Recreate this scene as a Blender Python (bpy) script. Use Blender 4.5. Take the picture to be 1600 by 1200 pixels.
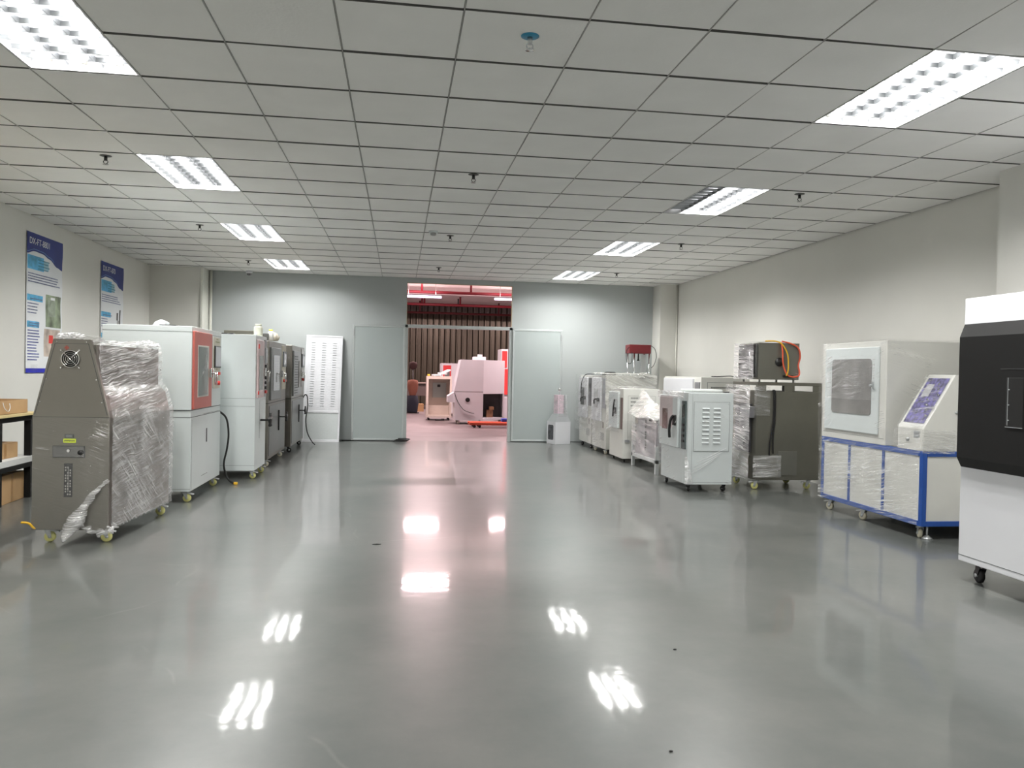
import bpy, bmesh, math, random
from mathutils import Vector, Matrix, noise
random.seed(7)
for o in list(bpy.data.objects): bpy.data.objects.remove(o)
SC = bpy.context.scene
COL = SC.collection
CH = 2.9717      # ceiling height
PI = math.pi

# ------------------------------------------------------------------ camera
def cam_axes(y, p, r):
    cy, sy, cp, sp, cr, sr = math.cos(y), math.sin(y), math.cos(p), math.sin(p), math.cos(r), math.sin(r)
    fwd = Vector((sy*cp, cy*cp, sp)); right = Vector((cy, -sy, 0)); up = right.cross(fwd)
    return cr*right + sr*up, -sr*right + cr*up, fwd
R_, U_, F_ = cam_axes(.142559, -.0141363, .0201985)
cam = bpy.data.cameras.new('camera'); cam.lens = 1231.87/1600*36; cam.sensor_width = 36; cam.clip_end = 200
camo = bpy.data.objects.new('camera', cam); COL.objects.link(camo)
m = Matrix((( R_.x, U_.x, -F_.x, 0), (R_.y, U_.y, -F_.y, 0), (R_.z, U_.z, -F_.z, 1.28), (0, 0, 0, 1)))
camo.matrix_world = m
SC.camera = camo

# ------------------------------------------------------------------ world, exposure
W = bpy.data.worlds.new('world'); SC.world = W; W.use_nodes = True
W.node_tree.nodes['Background'].inputs[0].default_value = (.75, .82, .9, 1)
W.node_tree.nodes['Background'].inputs[1].default_value = .05
SC.view_settings.view_transform = 'Standard'; SC.view_settings.look = 'None'
SC.view_settings.gamma = 1; SC.view_settings.use_curve_mapping = False
SC.view_settings.exposure = 0.38
TUBE_POWER = 23.0          # watts per tube lamp of the room
TUBE_COL = (1.0, .985, .955)
FAR_POWER = 150.0           # watts per lamp of the hall beyond
FAR_COL = (1.0, .735, .735)

# ------------------------------------------------------------------ materials
MATS = {}
def new_mat(name):
    m = bpy.data.materials.new(name); m.use_nodes = True
    nt = m.node_tree; b = nt.nodes['Principled BSDF']
    return m, nt, b
def mat(name, col, rough=.5, metal=0.0, spec=.5, var=.06, vscale=3.0, bump=0.0, bscale=60., stretch=None, coat=0., rvar=0.):
    if name in MATS: return MATS[name]
    m, nt, b = new_mat(name); N = nt.nodes; L = nt.links
    tc = N.new('ShaderNodeTexCoord'); mp = N.new('ShaderNodeMapping'); L.new(tc.outputs['Object'], mp.inputs[0])
    if stretch: mp.inputs['Scale'].default_value = stretch
    nz = N.new('ShaderNodeTexNoise'); nz.inputs['Scale'].default_value = vscale; nz.inputs['Detail'].default_value = 4
    L.new(mp.outputs[0], nz.inputs['Vector'])
    rp = N.new('ShaderNodeValToRGB'); rp.color_ramp.elements[0].position = .3; rp.color_ramp.elements[1].position = .7
    rp.color_ramp.elements[0].color = tuple(c*(1-var) for c in col) + (1,)
    rp.color_ramp.elements[1].color = tuple(min(1, c*(1+var)) for c in col) + (1,)
    L.new(nz.outputs[0], rp.inputs[0]); L.new(rp.outputs[0], b.inputs['Base Color'])
    b.inputs['Roughness'].default_value = rough; b.inputs['Metallic'].default_value = metal
    b.inputs['Specular IOR Level'].default_value = spec; b.inputs['Coat Weight'].default_value = coat
    if rvar:
        mr = N.new('ShaderNodeMapRange'); mr.inputs[3].default_value = rough-rvar; mr.inputs[4].default_value = rough+rvar
        L.new(nz.outputs[0], mr.inputs[0]); L.new(mr.outputs[0], b.inputs['Roughness'])
    if bump:
        n2 = N.new('ShaderNodeTexNoise'); n2.inputs['Scale'].default_value = bscale; L.new(mp.outputs[0], n2.inputs['Vector'])
        bp = N.new('ShaderNodeBump'); bp.inputs['Strength'].default_value = bump; bp.inputs['Distance'].default_value = .01
        L.new(n2.outputs[0], bp.inputs['Height']); L.new(bp.outputs[0], b.inputs['Normal'])
    MATS[name] = m; return m
def emis(name, col, s):
    m, nt, b = new_mat(name); b.inputs['Base Color'].default_value = (.8, .8, .8, 1)
    b.inputs['Emission Color'].default_value = (*col, 1); b.inputs['Emission Strength'].default_value = s
    MATS[name] = m; return m
def film(name, dens, tint=(.95, .95, .95), slope=.15, scale=22., body=.10, stretch=.9):
    """clear stretch film: mostly see-through, its glints painted in as bright streaks"""
    m, nt, b = new_mat(name); N = nt.nodes; L = nt.links; N.remove(b)
    out = N['Material Output']
    tc = N.new('ShaderNodeTexCoord'); sp = N.new('ShaderNodeSeparateXYZ'); L.new(tc.outputs['Object'], sp.inputs[0])
    def ma(op, a, bb):
        n = N.new('ShaderNodeMath'); n.operation = op
        for i, v in enumerate((a, bb)):
            if isinstance(v, (int, float)): n.inputs[i].default_value = v
            else: L.new(v, n.inputs[i])
        return n.outputs[0]
    xy = ma('ADD', sp.outputs[0], sp.outputs[1])
    wob = N.new('ShaderNodeTexNoise'); wob.inputs['Scale'].default_value = 2.2; L.new(tc.outputs['Object'], wob.inputs['Vector'])
    s = ma('ADD', ma('ADD', sp.outputs[2], ma('MULTIPLY', xy, slope)), ma('MULTIPLY', wob.outputs[0], .10))
    cb = N.new('ShaderNodeCombineXYZ'); L.new(ma('MULTIPLY', s, scale*1.5), cb.inputs[0]); L.new(ma('MULTIPLY', xy, stretch*.8), cb.inputs[1])
    nz = N.new('ShaderNodeTexNoise'); nz.inputs['Scale'].default_value = 1.6; nz.inputs['Detail'].default_value = 3; nz.inputs['Roughness'].default_value = .6
    L.new(cb.outputs[0], nz.inputs['Vector'])
    # thin ridges: 1-|2n-1| close to one
    rg = ma('SUBTRACT', 1.0, ma('ABSOLUTE', ma('MULTIPLY', ma('SUBTRACT', nz.outputs[0], .5), 2.0), 0.0))
    pn = N.new('ShaderNodeTexNoise'); pn.inputs['Scale'].default_value = 3.2; L.new(tc.outputs['Object'], pn.inputs['Vector'])
    rg2 = ma('ADD', rg, ma('SUBTRACT', ma('MULTIPLY', ma('SUBTRACT', pn.outputs[0], .5), .26), (1-dens)*.055))
    rp = N.new('ShaderNodeValToRGB'); e = rp.color_ramp.elements
    e[0].position = .985 - dens*.10; e[0].color = (body, body, body, 1)
    e[1].position = 1.0 - dens*.02; e[1].color = (.85, .85, .85, 1)  # white streak mix stands in for light glinting off the film
    L.new(rg2, rp.inputs[0])
    bp = N.new('ShaderNodeBump'); bp.inputs['Strength'].default_value = .9; bp.inputs['Distance'].default_value = .02
    L.new(rg, bp.inputs['Height'])
    tr = N.new('ShaderNodeBsdfTransparent'); tr.inputs[0].default_value = (.97, .97, .97, 1)
    gl = N.new('ShaderNodeBsdfGlossy'); gl.inputs['Roughness'].default_value = .16; gl.inputs[0].default_value = (1, 1, 1, 1)
    df = N.new('ShaderNodeBsdfDiffuse'); df.inputs[0].default_value = (*tint, 1)
    L.new(bp.outputs[0], gl.inputs['Normal']); L.new(bp.outputs[0], df.inputs['Normal'])
    m1 = N.new('ShaderNodeMixShader'); m1.inputs[0].default_value = .55; L.new(gl.outputs[0], m1.inputs[1]); L.new(df.outputs[0], m1.inputs[2])
    m2 = N.new('ShaderNodeMixShader'); L.new(rp.outputs[0], m2.inputs[0]); L.new(tr.outputs[0], m2.inputs[1]); L.new(m1.outputs[0], m2.inputs[2])
    L.new(m2.outputs[0], out.inputs[0])
    MATS[name] = m; return m

WHITE = mat('white_enamel', (.67, .72, .72), .38, var=.02)
WHITE2 = mat('bright_white_enamel', (.70, .71, .74), .35, var=.02)
CREAMW = mat('cream_enamel', (.68, .68, .64), .4, var=.03)
STEEL = mat('brushed_steel', (.265, .25, .222), .36, metal=.85, var=.10, vscale=1.3, rvar=.05, bump=.02, bscale=120)
STEELD = mat('dull_steel', (.215, .21, .178), .42, metal=.75, var=.08, vscale=3, rvar=.06)
STEELM = mat('mirror_steel', (.22, .22, .22), .16, metal=.95, var=.12, vscale=5, stretch=(1, 1, 3))
CHROME = mat('chrome', (.75, .75, .75), .12, metal=1., var=.02)
GALV = mat('galvanised_metal', (.55, .57, .58), .35, metal=.7, var=.05)
BLACK = mat('black_plastic', (.012, .012, .012), .4, var=.1)
BLACKM = mat('black_powder_coat', (.010, .010, .010), .55, var=.1, bump=.1, bscale=300, spec=.25)
RUB = mat('black_rubber', (.01, .01, .01), .6, var=.1)
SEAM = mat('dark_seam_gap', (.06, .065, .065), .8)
YELW = mat('yellow_wheel', (.78, .76, .30), .4, var=.06)
RED = mat('red_paint', (.50, .125, .10), .4, var=.04)
REDD = mat('dark_red_paint', (.17, .012, .018), .4, var=.08)
REDB = mat('bright_red_plastic', (.75, .04, .03), .35)
GLASSD = mat('dark_window_glass', (.16, .18, .17), .08, var=.15, spec=.8)
GLASSB = mat('brown_window_glass', (.12, .075, .06), .08, var=.2, spec=.8)
SCREEN = mat('grey_screen', (.50, .50, .54), .15, var=.03)
CREAM = mat('cream_panel', (.62, .60, .50), .5, var=.03)
BLUE = mat('blue_paint', (.014, .075, .34), .35, var=.08)
LABELY = mat('yellow_sticker', (.65, .78, .03), .5)
LABELK = mat('printed_dark_label', (.05, .05, .05), .5)
PAPER = mat('white_paper', (.80, .82, .84), .7, var=.02)
NAVY = mat('navy_print', (.012, .028, .22), .45, var=.15)
CYAN = mat('cyan_print', (.10, .42, .68), .55, var=.35, vscale=8)
INK = mat('grey_blue_ink', (.16, .18, .32), .7)
BLUEINK = mat('blue_band_print', (.025, .03, .50), .5)
PHOTO = mat('green_photo_print', (.22, .27, .18), .5, var=.6, vscale=6)
PHOTO2 = mat('pale_photo_print', (.50, .42, .36), .5, var=.35, vscale=7)
CARD = mat('cardboard', (.46, .29, .14), .8, var=.1)
PLY = mat('plywood_edge', (.62, .50, .25), .6, var=.1)
WALLM = mat('painted_plaster', (.72, .715, .675), .9, var=.025, vscale=1.2, bump=.05, bscale=90, spec=.2)
PARTM = mat('grey_partition_panel', (.425, .455, .453), .55, var=.02, vscale=.8, spec=.35)
LEAFM = mat('grey_door_panel', (.385, .43, .425), .5, var=.015, spec=.35)
ALU = mat('aluminium', (.60, .64, .64), .35, metal=.6, var=.03)
TILE = mat('ceiling_tile', (.84, .84, .82), .9, var=.03, vscale=2.2, bump=.15, bscale=55, spec=.1)
TBAR = mat('ceiling_grid_bar', (.50, .50, .48), .5, var=.05)
VOID = mat('ceiling_gap', (.035, .035, .033), .9)
LOUV = mat('louvre_aluminium', (.24, .25, .26), .35, metal=.8, var=.03)
REFL = mat('reflector_sheet', (.60, .60, .60), .5, metal=.3, var=.02)
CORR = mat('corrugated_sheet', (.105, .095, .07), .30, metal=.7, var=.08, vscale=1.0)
FARFLOOR = mat('concrete_floor', (.15, .128, .128), .5, var=.15, vscale=1.5)
CONC = mat('painted_concrete', (.78, .70, .68), .8, var=.04)
PIPE = mat('red_sprinkler_pipe', (.20, .008, .016), .4)
ORANGE = mat('orange_hose', (.85, .13, .06), .4)
YHOSE = mat('yellow_hose', (.85, .50, .03), .4)
BOTTLE = mat('natural_plastic', (.80, .79, .66), .4, var=.02)
YCAP = mat('yellow_cap', (.85, .80, .02), .4)
PURP = mat('violet_membrane', (.22, .19, .52), .3, var=.75, vscale=26)
TEALD = mat('blue_plastic_disc', (.02, .25, .42), .4)
TAN = mat('tan_bag', (.50, .46, .38), .7, var=.1)
TUBE_ON = emis('lit_tube', (.97, .98, 1.0), 10.0)
TUBE_OFF = mat('unlit_tube', (.75, .76, .76), .3)
TUBE_FAR = emis('lit_violet_tube', (.90, .62, 1.0), 7.0)
FILM = film('stretch_film', .55, slope=.18)
FILMH = film('stretch_film_heavy', .95, slope=-.12, scale=26, body=.16)
FILMD = film('stretch_film_diagonal', .70, slope=.75, scale=20, body=.14)
FILML = film('stretch_film_light', .18, slope=.3, scale=16, body=.05)
FILMW = film('crumpled_white_film', .9, slope=.4, scale=9, body=.5, tint=(.74, .74, .70))

# floor: poured glossy epoxy
def floor_mat():
    m, nt, b = new_mat('grey_epoxy_floor'); N = nt.nodes; L = nt.links
    tc = N.new('ShaderNodeTexCoord')
    n1 = N.new('ShaderNodeTexNoise'); n1.inputs['Scale'].default_value = 1.1; n1.inputs['Detail'].default_value = 9; n1.inputs['Roughness'].default_value = .68
    L.new(tc.outputs['Object'], n1.inputs['Vector'])
    rp = N.new('ShaderNodeValToRGB'); rp.color_ramp.elements[0].position = .32; rp.color_ramp.elements[1].position = .68
    rp.color_ramp.elements[0].color = (.098, .109, .103, 1); rp.color_ramp.elements[1].color = (.156, .159, .151, 1)
    L.new(n1.outputs[0], rp.inputs[0])
    # thin curved scuffs
    vo = N.new('ShaderNodeTexVoronoi'); vo.feature = 'DISTANCE_TO_EDGE'; vo.inputs['Scale'].default_value = .5
    n3 = N.new('ShaderNodeTexNoise'); n3.inputs['Scale'].default_value = .9; L.new(tc.outputs['Object'], n3.inputs['Vector'])
    mx = N.new('ShaderNodeMixRGB'); mx.inputs[0].default_value = .45; L.new(tc.outputs['Object'], mx.inputs[1]); L.new(n3.outputs[1], mx.inputs[2])
    L.new(mx.outputs[0], vo.inputs['Vector'])
    r2 = N.new('ShaderNodeValToRGB'); r2.color_ramp.elements[0].position = 0; r2.color_ramp.elements[0].color = (1, 1, 1, 1)
    r2.color_ramp.elements[1].position = .0035; r2.color_ramp.elements[1].color = (0, 0, 0, 1); L.new(vo.outputs['Distance'], r2.inputs[0])
    br = N.new('ShaderNodeTexNoise'); br.inputs['Scale'].default_value = 2.6; L.new(tc.outputs['Object'], br.inputs['Vector'])
    mm = N.new('ShaderNodeMath'); mm.operation = 'MULTIPLY'; L.new(r2.outputs[0], mm.inputs[0])
    r3 = N.new('ShaderNodeValToRGB'); r3.color_ramp.elements[0].position = .5; r3.color_ramp.elements[1].position = .62; L.new(br.outputs[0], r3.inputs[0]); L.new(r3.outputs[0], mm.inputs[1])
    m3 = N.new('ShaderNodeMath'); m3.operation = 'MULTIPLY'; m3.inputs[1].default_value = .22; L.new(mm.outputs[0], m3.inputs[0])
    mc = N.new('ShaderNodeMixRGB'); L.new(m3.outputs[0], mc.inputs[0]); L.new(rp.outputs[0], mc.inputs[1]); mc.inputs[2].default_value = (.28, .28, .26, 1)
    L.new(mc.outputs[0], b.inputs['Base Color'])
    n2 = N.new('ShaderNodeTexNoise'); n2.inputs['Scale'].default_value = 5.0; n2.inputs['Detail'].default_value = 2; L.new(tc.outputs['Object'], n2.inputs['Vector'])
    bp = N.new('ShaderNodeBump'); bp.inputs['Strength'].default_value = .016; bp.inputs['Distance'].default_value = .05
    L.new(n2.outputs[0], bp.inputs['Height']); L.new(bp.outputs[0], b.inputs['Normal'])
    mr = N.new('ShaderNodeMapRange'); mr.inputs[3].default_value = .285; mr.inputs[4].default_value = .34; L.new(n1.outputs[0], mr.inputs[0]); L.new(mr.outputs[0], b.inputs['Roughness'])
    b.inputs['Specular IOR Level'].default_value = .38
    b.inputs['Coat Weight'].default_value = .45; b.inputs['Coat Roughness'].default_value = .055; b.inputs['Coat IOR'].default_value = 1.5
    L.new(bp.outputs[0], b.inputs['Coat Normal'])
    return m
FLOORM = floor_mat()

# ------------------------------------------------------------------ mesh helpers
def B(): return bmesh.new()
def box(bm, x0, x1, y0, y1, z0, z1, bev=0, mtx=None):
    vs = [bm.verts.new((x, y, z)) for z in (z0, z1) for y in (y0, y1) for x in (x0, x1)]
    fs = [bm.faces.new([vs[i] for i in q]) for q in ((0, 2, 3, 1), (4, 5, 7, 6), (0, 1, 5, 4), (1, 3, 7, 5), (3, 2, 6, 7), (2, 0, 4, 6))]
    if bev:
        es = list({e for f in fs for e in f.edges})
        r = bmesh.ops.bevel(bm, geom=es, offset=bev, segments=2, affect='EDGES', profile=.5)
        vs = list({v for f in r['faces'] for v in f.verts} | {v for v in vs if v.is_valid})
    if mtx: bmesh.ops.transform(bm, matrix=mtx, verts=[v for v in vs if v.is_valid])
    return bm
def prism(bm, pts, a0, a1, axis='Y'):
    """pts polygon; axis Y: pts are (x,z); X: (y,z); Z: (x,y)"""
    def P(p, a):
        return {'Y': (p[0], a, p[1]), 'X': (a, p[0], p[1]), 'Z': (p[0], p[1], a)}[axis]
    A = [bm.verts.new(P(p, a0)) for p in pts]; Bv = [bm.verts.new(P(p, a1)) for p in pts]
    n = len(pts); bm.faces.new(A); bm.faces.new(Bv[::-1])
    for i in range(n): bm.faces.new((A[i], Bv[i], Bv[(i+1) % n], A[(i+1) % n]))
    bmesh.ops.recalc_face_normals(bm, faces=bm.faces); return bm
def tube(bm, pts, r, seg=8, closed=False):
    pts = [Vector(p) for p in pts]; rings = []; n = len(pts); prev = None
    for i, p in enumerate(pts):
        a = pts[i-1] if (i > 0 or closed) else p; c = pts[(i+1) % n] if (i < n-1 or closed) else p
        t = (c-a).normalized()
        if prev is None:
            q = Vector((0, 0, 1)) if abs(t.z) < .9 else Vector((1, 0, 0)); u = t.cross(q).normalized()
        else: u = (prev - t*prev.dot(t)).normalized()
        prev = u; v = t.cross(u); rr = r[i] if isinstance(r, (list, tuple)) else r
        rings.append([bm.verts.new(p + rr*(math.cos(2*PI*k/seg)*u + math.sin(2*PI*k/seg)*v)) for k in range(seg)])
    for i in range(n if closed else n-1):
        a, c = rings[i], rings[(i+1) % n]
        for k in range(seg):
            f = bm.faces.new((a[k], a[(k+1) % seg], c[(k+1) % seg], c[k])); f.smooth = True
    if not closed:
        bm.faces.new(rings[0][::-1]); bm.faces.new(rings[-1])
    return bm
def cyl(bm, a, b, r, seg=20): return tube(bm, [a, b], r, seg)
def lathe(bm, prof, c=(0, 0, 0), axis='Z', seg=24):
    """prof: list of (r, h)"""
    c = Vector(c); rings = []
    for r, h in prof:
        ring = []
        for k in range(seg):
            a = 2*PI*k/seg; x, y = r*math.cos(a), r*math.sin(a)
            p = {'Z': (x, y, h), 'X': (h, x, y), 'Y': (x, h, y)}[axis]
            ring.append(bm.verts.new(c + Vector(p)))
        rings.append(ring)
    for i in range(len(rings)-1):
        for k in range(seg):
            f = bm.faces.new((rings[i][k], rings[i][(k+1) % seg], rings[i+1][(k+1) % seg], rings[i+1][k])); f.smooth = True
    if prof[0][0] > 1e-5: bm.faces.new(rings[0])
    if prof[-1][0] > 1e-5: bm.faces.new(rings[-1])
    bmesh.ops.recalc_face_normals(bm, faces=bm.faces)
    return bm
def spline(pts, n=8):
    P = [Vector(p) for p in pts]; P = [P[0]] + P + [P[-1]]; out = []
    for i in range(1, len(P)-2):
        for k in range(n):
            t = k/n; a, b, c, d = P[i-1], P[i], P[i+1], P[i+2]
            out.append(.5*((2*b) + (c-a)*t + (2*a-5*b+4*c-d)*t*t + (3*b-a-3*c+d)*t**3))
    out.append(P[-2]); return out
def far_pieces(bm):
    """groups of loose islands that lie well apart (each becomes a part of its own)"""
    bm.verts.ensure_lookup_table(); seen = [-1]*len(bm.verts); bm.verts.index_update(); isl = []
    for v in bm.verts:
        if seen[v.index] >= 0: continue
        st = [v]; seen[v.index] = len(isl); cur = []
        while st:
            q = st.pop(); cur.append(q.index)
            for e in q.link_edges:
                w_ = e.other_vert(q)
                if seen[w_.index] < 0: seen[w_.index] = len(isl); st.append(w_)
        isl.append(cur)
    k = len(isl)
    if k < 2 or k > 60: return None
    bb = []
    for c in isl:
        P_ = [bm.verts[i].co for i in c]; lo = [min(p[a] for p in P_) for a in range(3)]; hi = [max(p[a] for p in P_) for a in range(3)]
        bb.append((lo, hi, max(h_-l_ for h_, l_ in zip(hi, lo))))
    par = list(range(k))
    def find(a):
        while par[a] != a: a = par[a]
        return a
    for a in range(k):
        for b in range(a+1, k):
            g = math.sqrt(sum(max(0, bb[a][0][i]-bb[b][1][i], bb[b][0][i]-bb[a][1][i])**2 for i in range(3)))
            if g <= max(.0195, .49*max(bb[a][2], bb[b][2])): par[find(a)] = find(b)
    roots = sorted({find(a) for a in range(k)})
    if len(roots) < 2: return None
    return [[i for a in range(k) if find(a) == r for i in isl[a]] for r in roots]
def obj(name, bm, mt, parent=None, label=None, smooth=False):
    if parent:
        fp = far_pieces(bm)
        if fp:
            outs = []
            for keep in fp:
                c = bm.copy(); c.verts.ensure_lookup_table(); ks = set(keep)
                bmesh.ops.delete(c, geom=[v for v in c.verts if v.index not in ks], context='VERTS')
                outs.append(obj_one(name, c, mt, parent, label, smooth))
            bm.free(); return outs[0]
    return obj_one(name, bm, mt, parent, label, smooth)
def obj_one(name, bm, mt, parent=None, label=None, smooth=False):
    me = bpy.data.meshes.new(name); bm.to_mesh(me); bm.free(); me.materials.append(mt)
    if smooth:
        for p in me.polygons: p.use_smooth = True
    o = bpy.data.objects.new(name, me); COL.objects.link(o)
    if parent: o.parent = parent
    if label: o['label'] = label
    return o
def thing(name, label, cat, loc=(0, 0, 0), rotz=0, group=None):
    o = bpy.data.objects.new(name, None); COL.objects.link(o); o.empty_display_size = .1
    o.location = loc; o.rotation_euler = (0, 0, rotz); o['label'] = label; o['category'] = cat
    if group: o['group'] = group
    return o
def tag(o, label, cat, group=None):
    o['label'] = label; o['category'] = cat
    if group: o['group'] = group
    return o
def struct(name, bm, mt, parent=None, label=None):
    o = obj(name, bm, mt, parent, label)
    if not parent: o['kind'] = 'structure'
    return o
def dup(root, loc=None, rotz=None, label=None, parent=None):
    r = root.copy(); COL.objects.link(r)
    if parent: r.parent = parent
    if loc is not None: r.location = loc
    if rotz is not None: r.rotation_euler = (0, 0, rotz)
    if label: r['label'] = label
    for ch in root.children:
        c = ch.copy(); COL.objects.link(c); c.parent = r
        for g in ch.children:
            d = g.copy(); COL.objects.link(d); d.parent = c
    return r

# ------------------------------------------------------------------ the room shell
XL, XR, YB, YF = -4.19, 5.09, 14.5, -3.6      # left wall, right wall, partition, wall behind the camera
bm = B(); box(bm, XL-.2, XR+.2, YF-.2, YB+.06, -.12, 0); struct('floor', bm, FLOORM)
bm = B(); box(bm, XL-.2, XL, YF-.2, YB+.2, 0, CH+.25); struct('wall_left', bm, WALLM)
bm = B(); box(bm, XR, XR+.2, YF-.2, YB+.2, 0, CH+.25); struct('wall_right', bm, WALLM)
bm = B(); box(bm, XL, XR, YF-.2, YF, 0, CH+.25); struct('wall_behind', bm, WALLM)
# grey partition with the tall opening
bm = B()
OX0, OX1, OZ = .12, 2.055, 2.885
box(bm, XL, OX0, YB, YB+.06, 0, CH+.25); box(bm, OX1, XR, YB, YB+.06, 0, CH+.25); box(bm, OX0, OX1, YB, YB+.06, OZ, CH+.25)
struct('wall_back', bm, PARTM)
# corner columns and the near column on the right
bm = B(); box(bm, XL, -3.37, 14.05, YB, 0, CH+.02); struct('wall_column_left', bm, WALLM)
bm = B(); box(bm, 4.76, XR, 14.05, YB, 0, CH+.02); struct('wall_column_right', bm, WALLM)
bm = B(); box(bm, 4.73, XR, 4.9, 5.72, 0, CH+.02); struct('wall_column_near', bm, WALLM)
bm = B(); box(bm, -1.6, OX0, YB-.012, YB, 0, .012); struct('foot_shade_back', bm, SEAM)  # dark strip stands in for the shadow line at the wall foot
bm = B(); box(bm, OX1, 4.76, YB-.012, YB, 0, .012); struct('foot_shade_back_right', bm, SEAM)  # same painted shadow line, right of the doorway
# vertical conduits beside the columns
bm = B(); box(bm, -3.365, -3.325, 14.03, 14.5, 0, CH, .004); tag(obj('pipe_casing', bm, mat('ivory_paint', (.72, .72, .66), .5)), 'broad ivory vertical pipe casing beside the left corner column', 'pipe')
bm = B(); cyl(bm, (-3.285, 14.44, 0), (-3.285, 14.44, CH), .022); tag(obj('vertical_pipe', bm, MATS['ivory_paint']), 'slim ivory vertical pipe right of the casing in the left corner', 'pipe')
bm = B(); cyl(bm, (5.07, 14.03, 0), (5.07, 14.03, CH), .014); tag(obj('vertical_conduit', bm, MATS['ivory_paint']), 'thin pale conduit running up the right corner column', 'pipe')
# crack lines of the ceiling and tiles
GX0, GY0, T = .45355*.6, 6.16896*.6, .6
cells_open = set()
FIX = []   # (cell i, first cell j)
for jj in (-10, -5, 0, 5, 10, 15):
    for ii in (-4, 4): FIX.append((ii, jj)); cells_open |= {(ii, jj), (ii, jj+1)}
bm = B(); bt = B()
for i in range(-9, 9):
    for j in range(-13, 19):
        if (i, j) in cells_open: continue
        x0, x1 = max(GX0+i*T, XL), min(GX0+(i+1)*T, XR); y0, y1 = max(GY0+j*T, YF), min(GY0+(j+1)*T, YB)
        if x1-x0 < .02 or y1-y0 < .02: continue
        g = .0045; dn = random.uniform(.0008, .0045); h = [CH - dn, CH - dn - random.uniform(-.0015, .0015), CH+.001, CH+.002]
        gy = .006 + random.random()*.004
        x0 += g; x1 -= g; y0 += gy; y1 -= gy
        a = [bm.verts.new(p) for p in ((x0, y0, h[0]), (x1, y0, h[1]), (x1, y1, h[2]), (x0, y1, h[3]))]
        c = [bm.verts.new(p) for p in ((x0, y0, CH+.016), (x1, y0, CH+.016), (x1, y1, CH+.016), (x0, y1, CH+.016))]
        bm.faces.new(a[::-1]); bm.faces.new(c)
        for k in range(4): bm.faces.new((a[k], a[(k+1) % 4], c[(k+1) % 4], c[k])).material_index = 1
co_ = struct('ceiling', bm, TILE); co_.data.materials.append(mat('tile_joint_shade', (.16, .16, .15), .9))  # tile sides coloured dark to stand for the shadow lines at the joints
bm = B()
for i in range(-8, 9):
    x = GX0+i*T
    y = YF
    while y < YB-.05:
        ln = random.choice((1.2, 1.8, 2.4)); y1 = min(y+ln, YB)
        box(bm, x-.0016, x+.0016, y, y1-.003, CH-.0035, CH+.012); y = y1
struct('trim_1', bm, TBAR)
bm = B()
# dark plenum above the tiles (open over the light fittings)
for i in range(-9, 9):
    for j in range(-13, 19):
        if (i, j) in cells_open: continue
        x0, x1 = max(GX0+i*T, XL-.1), min(GX0+(i+1)*T, XR+.1); y0, y1 = GY0+j*T, min(GY0+(j+1)*T, YB+.1)
        if x1 <= x0 or y1 <= y0: continue
        box(bm, x0, x1, y0, y1, CH+.018, CH+.022)
struct('trim_2', bm, VOID)
bm = B(); box(bm, XL-.2, XR+.2, YF-.2, YB+.1, CH+.2, CH+.26); struct('ceiling_slab', bm, VOID)

# ------------------------------------------------------------------ ceiling lights
def fixture_meshes():
    w, l = .6, 1.2
    h = B(); e = .012
    box(h, 0, w, 0, l, .095, .10)
    box(h, 0, e, 0, l, 0, .095); box(h, w-e, w, 0, l, 0, .095); box(h, e, w-e, 0, e, 0, .095); box(h, e, w-e, l-e, l, 0, .095)
    lv = B(); ch = (w-2*e)/3
    def blade(x0, x1, y0, y1, along):
        t = .0015; tt = .009
        if along == 'Y':
            xm = (x0+x1)/2; prism(lv, [(xm-t, .014), (xm+t, .014), (xm+tt, .040), (xm-tt, .040)], y0, y1, 'Y')
        else:
            ym = (y0+y1)/2; prism(lv, [(ym-t, .016), (ym+t, .016), (ym+tt, .040), (ym-tt, .040)], x0, x1, 'X')
    for k in (1, 2): blade(e+k*ch, e+k*ch, e, l-e, 'Y')
    n = 10
    for k in range(1, n): blade(e, w-e, e+k*(l-2*e)/n, e+k*(l-2*e)/n, 'X')
    return h, lv, ch, e
h, lv, chn, ee = fixture_meshes()
h_me = bpy.data.meshes.new('housing'); h.to_mesh(h_me); h_me.materials.append(REFL)
l_me = bpy.data.meshes.new('louvre'); lv.to_mesh(l_me); l_me.materials.append(LOUV)
tb = B(); cyl(tb, (0, .04, 0), (0, 1.16, 0), .013, 12); t_me = bpy.data.meshes.new('tube'); tb.to_mesh(t_me); t_me.materials.append(TUBE_ON)
t_off = t_me.copy(); t_off.materials[0] = TUBE_OFF
cp = B(); box(cp, -.015, .015, 0, .035, -.015, .015, .003); c_me = bpy.data.meshes.new('tube_holder'); cp.to_mesh(c_me); c_me.materials.append(mat('pale_plastic', (.7, .68, .62), .5))
side = {-4: 'left', 4: 'right'}
order = {0: 'nearest lit', 5: 'second', 10: 'third', 15: 'farthest'}
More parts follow.
